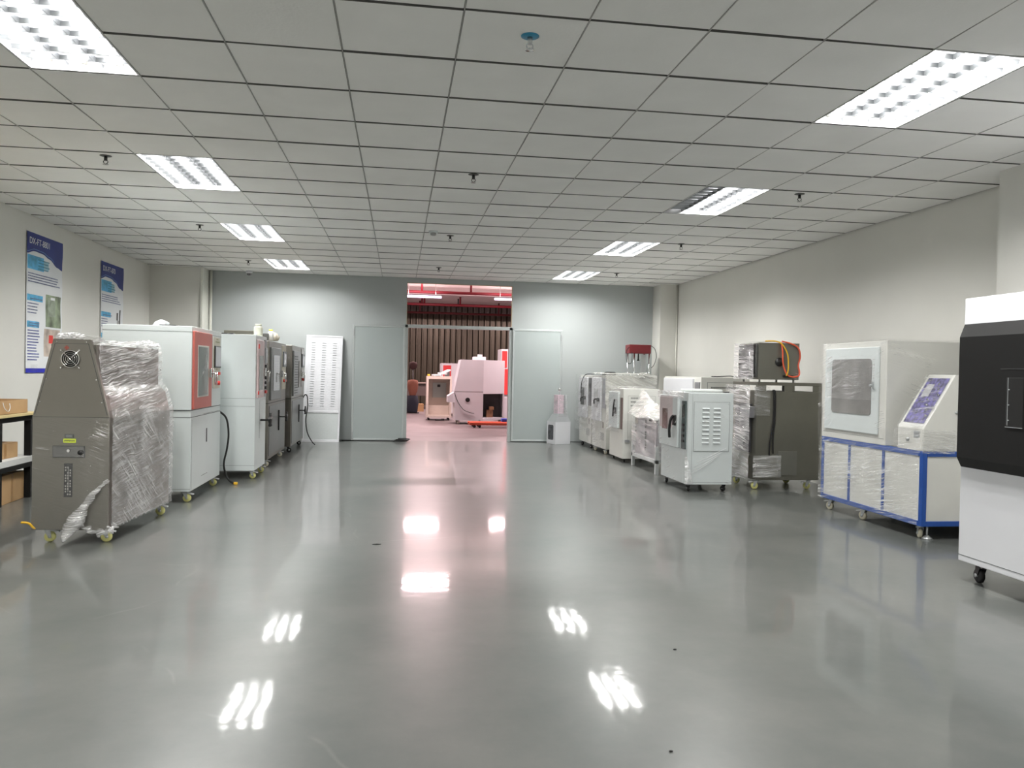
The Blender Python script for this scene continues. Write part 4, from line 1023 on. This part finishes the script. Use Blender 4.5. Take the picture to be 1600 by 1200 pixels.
# --- W2: small white oven with vent dots
W2 = thing('test_oven', 'white oven with three rows of vent slots, beside the wrapped stand machine', 'oven', (3.24, 11.12, 0))
ww, wl = .55, .72
bm = B(); box(bm, 0, ww, 0, wl, .06, 1.08, .004); obj('body', bm, CREAMW, W2)
seams(W2, [(-.001, 0, 0, wl, .485, .488), (.07, .48, -.0015, 0, .978, .980), (.07, .072, -.0015, 0, .3, .98), (.48, .482, -.0015, 0, .3, .98)])
bm = B()
for r_ in range(3):
    for k in range(16 if r_ == 0 else 12): box(bm, .11+k*.0165, .12+k*.0165, -.0015, 0, .935-.055*r_, .957-.055*r_)
obj('vent_slots', bm, SEAM, W2)
bm = B(); box(bm, -.03, 0, .20, wl-.02, .49, 1.03, .005); wd = obj('door', bm, WHITE, W2)
bm = B(); tube(bm, spline([(-.05, .30, .92), (-.06, .32, .8), (-.055, .36, .66)], 5), .012, 8); box(bm, -.045, -.03, .27, .42, .70, .80, .004); obj('door_handle', bm, BLACK, wd)
bm = B(); box(bm, -.01, 0, .03, .13, .49, .95, .003); obj('control_strip', bm, mat('brown_strip', (.16, .10, .09), .3), W2)
bm = B(); box(bm, .03, .10, -.01, 0, .30, .34); obj('side_socket', bm, GALV, W2)
casters(W2, [(.05, .08, 1.0), (.48, .08, 2), (.05, wl-.08, 1), (.48, wl-.08, 1)], C_K, 0, .6)
film_box(W2, -.05, ww, -.01, wl, .44, 1.09, FILM, 'LT', .018, name='plastic_film', f=(5, 5, 8))
film_box(W2, -.02, ww+.01, -.008, wl, .30, .62, FILML, 'F', .014, name='lower_film')

# --- W3: two tall white ovens at the far right
def far_oven(y0, y1, lab, dark, rw):
    L_ = y1-y0
    t = thing('test_oven', lab, 'oven', (3.28, y0, 0))
    bm = B(); box(bm, 0, rw, 0, L_, .085, 1.27, .005); obj('body', bm, CREAMW, t)
    bm = B(); box(bm, -.03, 0, .30*L_, L_-.02, .52, 1.23, .006); d = obj('door', bm, WHITE2, t)
    bm = B(); box(bm, -.034, -.03, .50*L_, .78*L_, .74, 1.05, .003); obj('window', bm, BLACK if dark else mat('misty_window', (.45, .46, .46), .2), d)
    bm = B(); box(bm, -.07, -.03, .36*L_, .42*L_, .84, .90, .005); tube(bm, spline([(-.07, .39*L_, .88), (-.085, .45*L_, .88), (-.085, .52*L_, .86), (-.08, .54*L_, .80)], 5), .011, 8); obj('door_handle', bm, BLACK, d)
    bm = B(); box(bm, -.014, 0, .03*L_, .22*L_, .74, 1.22, .003); p = obj('control_strip', bm, mat('charcoal_strip', (.07, .07, .08), .3) if dark else mat('grey_lilac_strip', (.40, .40, .43), .4), t)
    bm = B(); box(bm, -.018, -.014, .06*L_, .19*L_, .98, 1.12); obj('display', bm, BLACK if dark else GALV, p)
    bm = B()
    for k in range(9): box(bm, -.002, 0, .12*L_, .40*L_, .22+k*.014, .226+k*.014)
    obj('lower_vent', bm, mat('vent_line', (.30, .31, .31), .6), t)
    bm = B(); box(bm, -.012, 0, .16*L_, .20*L_, .42, .52, .003); obj('lower_catch', bm, mat('brown_grey_catch', (.30, .27, .25), .5), t)
    casters(t, [(.05, .12, 2.2), (rw-.06, .12), (.05, L_-.12, 2.2), (rw-.06, L_-.12)], C_K if dark else C_W, 1.2, .85)
    return t
w3 = far_oven(13.18, 14.08, 'pinkish-lit white oven with a black window, farthest in the right row', True, .75)
film_box(w3, -.06, .7, .0, .92, .30, 1.275, FILM, 'L', .035, name='plastic_film', f=(3, 3, 5))
bm = B(); tube(bm, spline([(.12, .35, 1.285), (-.02, .40, 1.275), (-.06, .52, 1.15), (-.065, .56, .95)], 6), .009, 6); obj('hanging_cable', bm, RUB, w3)
bm = B(); box(bm, -.1, .1, -.11, .11, 0, .05, .012); box(bm, -.06, .09, -.07, .07, .045, .06, .004); o = obj('black_adapter', bm, BLACK); o.location = (3.62, 13.35, 1.271); tag(o, 'black adapter block on top of the farthest right oven', 'adapter')
w4 = far_oven(12.22, 13.12, 'white oven with a grey control strip, mostly hidden by draped film', False, .80)
film_box(w4, -.06, .82, -.012, .92, .10, 1.285, FILM, 'L', .03, name='plastic_film', f=(3, 3, 5))
film_box(w4, -.03, .82, -.012, .92, .80, 1.288, FILMW, 'FT', .02, name='side_film', f=(3, 3, 6))
crumple(w4, (.62, .05, 1.27), (.12, .10, .05), FILMW, 4)

# --- cabinets standing behind the right row
def back_cabinet(x0, x1, y0, y1, lab, front=False):
    t = thing('white_cabinet', lab, 'cabinet', (x0, y0, 0)); w_, l_ = x1-x0, y1-y0
    bm = B(); box(bm, 0, w_, 0, l_, .08, 1.275, .005); obj('body', bm, CREAMW, t)
    bm = B(); box(bm, -.025, 0, .25*l_, l_-.02, .5, 1.25, .005); d = obj('door', bm, WHITE2, t)
    bm = B(); box(bm, -.012, 0, .03*l_, .20*l_, .6, 1.205, .003); obj('control_strip', bm, mat('slate_strip', (.18, .18, .19), .3), t)
    bm = B(); box(bm, .09, w_-.04, -.003, 0, .5, 1.205, .002); ap = obj('access_panel', bm, CREAMW, t)
    seams(t, [(.088, .0905, -.0035, 0, .5, 1.206), (.09, w_-.04, -.0035, 0, 1.203, 1.206)])
    bm = B()
    for k in range(24): box(bm, .14+k*.0165, .15+k*.0165, -.0045, -.003, 1.125, 1.145)
    obj('vent_slots', bm, SEAM, ap)
    casters(t, [(.06, .08), (w_-.06, .08), (.06, l_-.08), (w_-.06, l_-.08)], C_K, 1., .8)
    return t
back_cabinet(4.03, 4.72, 10.15, 11.15, 'white cabinet with a vent row, behind the louvred white oven')
bc = back_cabinet(4.16, 4.70, 11.30, 12.0, 'white cabinet near the red-topped machine, half hidden by film')
bm = B()
for k in range(6): box(bm, .06, .26, -.006, -.003, 1.06+k*.022, 1.07+k*.022)
box(bm, .33, .42, -.006, -.003, 1.17, 1.23); obj('grille', bm, mat('grey_grille', (.28, .29, .28), .5), bc)
bm = B(); tube(bm, spline([(4.3, 10.45, 1.284), (4.42, 10.5, 1.285), (4.55, 10.42, 1.295), (4.62, 10.40, 1.285), (4.69, 10.36, 1.285)], 6), .007, 6); tag(obj('loose_cable', bm, RUB), 'thin dark cable lying on the white cabinet near the right wall', 'cable')

# --- red topped press by the corner column
Rm = thing('press_machine', 'tall press with a dark red head box on chromed columns', 'machine', (4.10, 13.75, 0))
bm = B(); box(bm, .0, .40, .0, .28, 1.675, 1.835, .01); hb = obj('head_box', bm, REDD, Rm, 'dark red head box')
bm = B(); box(bm, -.02, .42, -.02, .30, .10, .75, .01); obj('base', bm, CREAMW, Rm)
bm = B(); box(bm, 0, .4, 0, .28, 0, .10, .004); obj('plinth', bm, STEELD, Rm)
for x, y in ((.04, .25), (.10, .04), (.38, .04), (.35, .25)):
    bm = B(); cyl(bm, (x, y, .75), (x, y, 1.68), .013, 12); obj('column', bm, CHROME, Rm)
bm = B(); cyl(bm, (.20, .12, 1.68), (.20, .12, 1.56), .012); cyl(bm, (.20, .12, 1.565), (.20, .12, 1.545), .025); obj('ram', bm, BLACK, Rm)
bm = B(); box(bm, .26, .36, .16, .18, .75, 1.66); obj('back_plate', bm, GALV, Rm)
bm = B(); tube(bm, spline([(.03, .02, 1.80), (-.05, .0, 1.74), (-.06, 0, 1.6), (-.03, .0, 1.50), (.03, .0, 1.50), (.05, .0, 1.62), (.04, 0, 1.70)], 6), .006, 6)
tube(bm, spline([(.40, .02, 1.82), (.47, .0, 1.76), (.50, 0, 1.62), (.46, 0, 1.48), (.41, 0, 1.42)], 6), .006, 6); obj('cable', bm, RUB, Rm)

# --- small bottle-shaped white machine by the right door leaf
Sm = thing('small_tester', 'small white floor machine with a narrow wrapped neck and a steel ball on top', 'machine', (2.905, 14.17, 0), math.radians(24))
bm = B(); box(bm, -.17, .17, -.15, .12, .0, .405, .004); obj('base_box', bm, WHITE2, Sm)
bm = B(); prism(bm, rrect(-.09, .07, .08, .35, .025), -.176, -.169, 'X'); obj('side_window', bm, mat('dusky_window', (.10, .10, .11), .1, var=.5, vscale=14), Sm)
bm = B(); A0 = [(-.17, -.15), (.17, -.15), (.17, .12), (-.17, .12)]; A1 = [(-.09, -.10), (.11, -.10), (.11, .06), (-.09, .06)]
a = [bm.verts.new((x, y, .405)) for x, y in A0]; c = [bm.verts.new((x, y, .555)) for x, y in A1]
for k in range(4): bm.faces.new((a[k], a[(k+1) % 4], c[(k+1) % 4], c[k]))
bm.faces.new(c); obj('shoulder', bm, GALV, Sm)
bm = B(); box(bm, -.075, .06, -.08, .05, .555, .895, .004); obj('neck', bm, mat('pale_pink_acrylic', (.66, .52, .58), .15, var=.2, vscale=9), Sm)
bm = B(); box(bm, .068, .098, -.08, .05, .50, .88, .003); obj('rail', bm, GALV, Sm)
bm = B(); cyl(bm, (0, -.02, .89), (0, -.02, .97), .012, 10); obj('rod', bm, GALV, Sm)
bm = B(); bmesh.ops.create_uvsphere(bm, u_segments=16, v_segments=10, radius=.032, matrix=Matrix.Translation((0, -.02, .99))); obj('steel_ball', bm, CHROME, Sm, smooth=True)
film_box(Sm, -.085, .105, -.11, .06, .50, .89, FILM, 'LFR', .014, name='plastic_film')

# --- wall box at the near column
t = thing('wall_box', 'small black device high on the near column at the right edge', 'wall box', (4.73, 5.13, 2.46))
bm = B(); box(bm, -.045, 0, 0, .27, .04, .14, .01); obj('case', bm, BLACK, t)
bm = B(); box(bm, -.03, 0, .05, .20, .0, .21, .004); obj('mount', bm, GALV, t)
# specks on the floor
for (x, y, sx, lab) in ((.94, 2.56, 1.0, 'small dark chip on the open floor, nearest to the camera'), (1.30, 3.52, 1.2, 'small dark chip on the open floor, right of the middle'), (-.14, 5.85, 5.0, 'thin dark splinter on the floor left of the lamp reflections')):
    bm = B(); bmesh.ops.create_icosphere(bm, subdivisions=1, radius=.006); o = obj('floor_chip', bm, BLACK); o.location = (x, y, .003); o.scale = (1.3*sx, .8, .6); tag(o, lab, 'debris')

# ================================================================== THE HALL BEYOND THE DOORWAY
FX0, FX1, FY1, FZ = -9.0, 9.5, 30.0, 4.9
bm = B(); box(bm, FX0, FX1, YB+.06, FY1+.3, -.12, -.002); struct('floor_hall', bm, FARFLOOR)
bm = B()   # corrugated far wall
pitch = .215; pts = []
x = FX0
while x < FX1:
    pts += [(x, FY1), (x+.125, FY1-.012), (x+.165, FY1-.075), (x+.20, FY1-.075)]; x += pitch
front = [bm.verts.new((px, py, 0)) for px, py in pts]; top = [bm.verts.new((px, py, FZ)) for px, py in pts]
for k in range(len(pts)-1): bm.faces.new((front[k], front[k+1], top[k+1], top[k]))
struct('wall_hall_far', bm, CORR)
bm = B(); box(bm, FX0-.2, FX0, YB+.06, FY1+.3, 0, FZ); struct('wall_hall_left', bm, CORR)
bm = B(); box(bm, FX1, FX1+.2, YB+.06, FY1+.3, 0, FZ); struct('wall_hall_right', bm, CORR)
bm = B(); box(bm, FX0, FX1, YB+.06, FY1+.3, FZ, FZ+.2); struct('ceiling_hall', bm, CONC)
bm = B(); box(bm, FX0, FX1, 26.0, FY1, 3.80, FZ); struct('ceiling_hall_beam', bm, CONC)
# pipes
def pipe_run(y, z, r, drops, lab, ztop, mt=PIPE):
    t = thing('sprinkler_pipe', lab, 'pipe', (0, y, z))
    bm = B(); cyl(bm, (-6, 0, 0), (8, 0, 0), r, 14); obj('main_pipe', bm, mt, t)
    for d in drops:
        bm = B(); cyl(bm, (d, 0, 0), (d, 0, ztop-z), r*.7, 10); obj('hanger', bm, mt, t)
    return t
pipe_run(25.5, 3.82, .05, (.68, 2.26), 'bright red ceiling pipe nearest the lit tubes in the hall', FZ)
pipe_run(26.6, 3.52, .045, (.72, .62+.18, 2.0), 'red pipe under the hall ceiling, middle of three', 3.80)
pipe_run(28.5, 3.38, .04, (.70, 3.55), 'dark red pipe lowest on the corrugated hall wall', 3.80, mat('dark_pipe', (.12, .012, .015), .5))
t = thing('hanging_cross', 'black cross-shaped fitting hanging below the hall ceiling', 'fitting', (1.98, 27.3, 3.55))
bm = B(); box(bm, -.02, .02, -.02, .02, -.22, .25); obj('rod', bm, BLACK, t)
bm = B(); box(bm, -.16, .16, -.02, .02, -.03, .03); obj('cross_bar', bm, BLACK, t)
# tube lamps of the hall
def hall_lamp(x, y, z, lab, L_=1.25):
    t = thing('tube_lamp', lab, 'tube lamp', (x, y, z), 0, 'tube lamps in the hall')
    bm = B(); box(bm, 0, L_, -.03, .03, .03, .07, .004); obj('batten', bm, WHITE, t)
    bm = B(); cyl(bm, (.02, 0, 0), (L_-.02, 0, 0), .03, 12); obj('lit_tube', bm, TUBE_FAR, t)
    bm = B(); box(bm, 0, .02, -.03, .03, -.03, .07); box(bm, L_-.02, L_, -.03, .03, -.03, .07); obj('end_cap', bm, WHITE2, t)
    bm = B(); cyl(bm, (.2, 0, .07), (.2, 0, 4.88-z), .006, 6); cyl(bm, (L_-.2, 0, .07), (L_-.2, 0, 4.88-z), .006, 6)
    obj('hanger', bm, BLACK, t)
    ld = bpy.data.lights.new('tube_light', 'AREA'); ld.shape = 'RECTANGLE'; ld.size = L_; ld.size_y = .06; ld.energy = FAR_POWER; ld.color = FAR_COL
    lo = bpy.data.objects.new('tube_light', ld); COL.objects.link(lo); lo.parent = t; lo.location = (L_/2, 0, -.035)
    lu = ld.copy(); lu.energy = FAR_POWER*.22; l2 = bpy.data.objects.new('tube_light', lu); COL.objects.link(l2); l2.parent = t; l2.location = (L_/2, 0, .075); l2.rotation_euler = (PI, 0, 0)
hall_lamp(.05, 25, 3.62, 'violet-white tube lamp seen at the left of the opening above the transom')
hall_lamp(2.95, 25, 3.62, 'violet-white tube lamp seen at the right of the opening above the transom')
hall_lamp(-3.4, 25, 3.62, 'tube lamp in the far row of the hall, left of the opening')
hall_lamp(5.9, 25, 3.62, 'tube lamp in the far row of the hall, right of the opening')
hall_lamp(-3.6, 18.8, 3.8, 'tube lamp in the near row of the hall, left end')
hall_lamp(.0, 18.8, 3.8, 'tube lamp in the near row of the hall, above the doorway axis')
hall_lamp(3.4, 18.8, 3.8, 'tube lamp in the near row of the hall, right of the doorway axis')

# machines in the hall
M1 = thing('fume_machine', 'large white machine with sloping left edge standing in the hall', 'machine', (1.37, 19.2, 0))
bm = B(); prism(bm, [(0, .10), (.68, .10), (.68, 1.58), (.12, 1.58), (-.03, .80)], 0, .85); m1b = obj('left_body', bm, WHITE2, M1)
bm = B(); prism(bm, [(.68, .002), (1.27, .55), (1.27, .85), (.68, .85)], .75, 1.58, 'Z'); prism(bm, [(.68, .002), (1.27, .55), (1.27, .85), (.68, .85)], .10, .15, 'Z'); box(bm, 1.23, 1.27, .52, .85, .15, .75); box(bm, .68, 1.24, .81, .85, .15, .75); obj('right_body', bm, WHITE2, M1)
bm = B(); prism(bm, [(0, .80), (-.18, .68), (-.18, .53), (0, .53)], .05, .6); obj('chute', bm, WHITE2, M1)
seams(M1, [(-.02, .68, -.002, 0, .80, .803)])
bm = B(); box(bm, .45, .75, .2, .6, 1.58, 1.66, .005); lathe(bm, [(.06, 1.66), (.06, 1.72), (0, 1.72)], (.62, .4, 0)); obj('top_duct', bm, WHITE2, M1)
bm = B(); lathe(bm, [(.04, 0), (.055, 0), (.055, -.008), (.04, -.008)], (.30, 0, .60), 'Y'); lathe(bm, [(0, 0), (.022, 0), (.022, -.006), (0, -.006)], (.30, 0, .60), 'Y'); obj('round_port', bm, BLACK, M1)
bm = B(); tube(bm, spline([(-.03, -.01, .78), (.06, -.015, .55), (.20, -.015, .36), (.36, -.015, .29), (.46, -.015, .27)], 6), .008, 6); obj('power_cord', bm, RUB, M1)
bm = B(); box(bm, .82, .98, .45, .65, .151, .34, .004); box(bm, .88, 1.0, .42, .55, .34, .42, .01); obj('inner_motor', bm, mat('brown_motor', (.30, .16, .08), .5), M1)
bm = B(); box(bm, .70, 1.20, .70, .80, .151, .74); obj('inner_back', bm, mat('dark_inner_sheet', (.05, .05, .05), .7), M1)
casters(M1, [(.08, .08), (.60, .08), (.08, .75), (1.18, .75)], C_W, .3, 1.0)
M2 = thing('open_cabinet', 'cream cabinet on casters with an open front and a control sheet inside', 'cabinet', (.72, 20.7, 0))
bm = B(); box(bm, 0, .05, 0, .6, .07, 1.15); box(bm, .61, .66, 0, .6, .07, 1.15); box(bm, .05, .61, 0, .6, 1.08, 1.15); box(bm, .05, .61, 0, .6, .07, .12); box(bm, .05, .61, .5, .6, .12, 1.08); obj('body', bm, mat('beige_enamel', (.60, .54, .47), .5), M2)
bm = B(); box(bm, .18, .54, .46, .5, .58, .98, .003); box(bm, .18, .54, .455, .46, .765, .775); obj('control_sheet', bm, mat('grey_green_sheet', (.40, .47, .45), .4), M2)
bm = B(); box(bm, .30, .38, .44, .46, .86, .93, .003); obj('switch', bm, BLACK, M2)
casters(M2, [(.06, .08), (.58, .08), (.06, .5), (.58, .5)], C_K, .3, .7)
t = thing('folded_papers', 'loose white papers piled on the cream open cabinet', 'papers', (.82, 20.85, 1.165))
for k, (x, y, z, w_, rz, ry) in enumerate(((.16, .12, .0, .20, .2, -.03), (.32, .14, .03, .22, -.2, .08), (.42, .12, .075, .2, .3, -.45))):
    bm = B(); box(bm, -w_/2, w_/2, -.12, .12, 0, .035, .006); o = obj('paper_bundle', bm, PAPER, t); o.location = (x, y, z+.012*k); o.rotation_euler = (0, ry, rz)
bm = B(); lathe(bm, [(0, 0), (.035, 0), (.035, .05), (0, .05)]); o = obj('tape_roll', bm, YHOSE); o.location = (.77, 20.76, 1.151); tag(o, 'small yellow tape roll at the left corner of the cream cabinet top', 'tape')
M3 = thing('red_window_oven', 'white oven with a bright red door frame behind the cream cabinet', 'oven', (1.22, 23.0, 0))
bm = B(); box(bm, 0, .75, 0, .9, .08, 1.52, .004); obj('body', bm, WHITE2, M3)
bm = B(); box(bm, .05, .28, -.02, 0, 1.0, 1.46, .003); d = obj('red_door', bm, mat('bright_red_paint', (.72, .05, .05), .4), M3)
bm = B(); box(bm, .09, .24, -.025, -.019, 1.10, 1.30); obj('window', bm, GLASSD, d)
casters(M3, [(.08, .08), (.66, .08), (.08, .8), (.66, .8)], C_W, .3, .8)
M4 = thing('red_window_oven', 'tall white and red oven cut off by the right door post', 'oven', (2.66, 20.6, 0))
bm = B(); box(bm, 0, .70, 0, .8, .08, 1.90, .004); obj('body', bm, WHITE2, M4)
bm = B(); box(bm, .02, .15, -.02, 0, 1.42, 1.85, .003); box(bm, .05, .25, -.03, 0, .7, 1.38, .003); obj('red_panels', bm, MATS['bright_red_paint'], M4)
casters(M4, [(.08, .08), (.6, .08), (.08, .7), (.6, .7)], C_W, .3, .8)
M5 = thing('pallet_jack', 'low orange-red pallet jack on the hall floor by the right door post', 'pallet jack', (1.62, 18.0, 0))
bm = B(); box(bm, 0, 1.15, 0, .16, .06, .12, .01); box(bm, 0, 1.15, .38, .54, .06, .12, .01); obj('fork', bm, mat('orange_red_paint', (.60, .09, .04), .45), M5)
bm = B(); box(bm, 1.15, 1.35, 0, .54, .05, .35, .01); obj('head', bm, MATS['orange_red_paint'], M5)
bm = B()
for x in (.12, .24): 
    for y in (.08, .46): cyl(bm, (x, y-.03, .035), (x, y+.03, .035), .035, 12)
obj('rollers', bm, RUB, M5)
bm = B(); cyl(bm, (1.3, .2, .09), (1.3, .34, .09), .09, 16); obj('wheel', bm, RUB, M5)
bm = B(); box(bm, 0, .28, 0, .2, 0, .07, .01); o = obj('blue_block', bm, mat('bright_blue_plastic', (.03, .08, .55), .4)); o.location = (2.42, 18.42, .121); tag(o, 'bright blue block resting on the pallet jack fork', 'block')
bm = B(); box(bm, 0, .18, 0, .12, 0, .035, .01); box(bm, .16, .24, .02, .1, 0, .05, .01); o = obj('black_tool', bm, BLACK); o.location = (.95, 20.55, -.002); tag(o, 'black tool lying on the floor in front of the cream cabinet', 'tool')
# desk, person-height coat stand area at the hall's left
M6 = thing('hall_table', 'dark steel table against the corrugated hall wall', 'table', (-.6, 26.5, 0))
bm = B(); box(bm, 0, 1.9, 0, .8, .86, .90, .004); obj('table_top', bm, mat('brown_grey_top', (.20, .16, .14), .5), M6)
for x in (.03, 1.83):
    for y in (.03, .73):
        bm = B(); box(bm, x, x+.04, y, y+.04, 0, .86); obj('leg', bm, GALV, M6)
bm = B(); box(bm, .05, 1.85, .05, .75, .45, .84, .004); obj('drawer_unit', bm, mat('dark_brown_drawer', (.06, .045, .04), .6), M6)
M7 = thing('coat_rack', 'dark rack with a brown jacket hanging beside the left door post in the hall', 'coat rack', (.42, 24.0, 0))
bm = B(); cyl(bm, (0, 0, 0), (0, 0, 1.55), .02, 10); box(bm, -.2, .2, -.02, .02, 0, .03); obj('stand', bm, BLACK, M7)
def cloth(parent, prof, mt, nm, sx=1):
    bm = B(); lathe(bm, prof, seg=20)
    for v in bm.verts: v.co = Vector((v.co.x*sx*(1+.18*noise.noise(v.co*7)), v.co.y*.6*(1+.2*noise.noise(v.co*6+Vector((3, 0, 0)))), v.co.z))
    return obj(nm, bm, mt, parent, smooth=True)
cloth(M7, [(.02, 1.02), (.15, .99), (.17, .85), (.14, .7), (.10, .55), (.05, .48)], mat('rust_cloth', (.17, .065, .04), .9), 'jacket')
cloth(M7, [(.02, .56), (.16, .52), (.18, .3), (.17, .05), (.15, .03)], mat('dark_blue_cloth', (.012, .015, .025), .9), 'trousers')
cloth(M7, [(0, 1.56), (.10, 1.54), (.13, 1.46), (.10, 1.36), (.03, 1.32)], mat('maroon_felt', (.035, .014, .012), .9), 'hat')
t = carton((.62, 25.2, -.002), (.32, .3, .24), .1, 'small orange-brown carton on the hall floor')
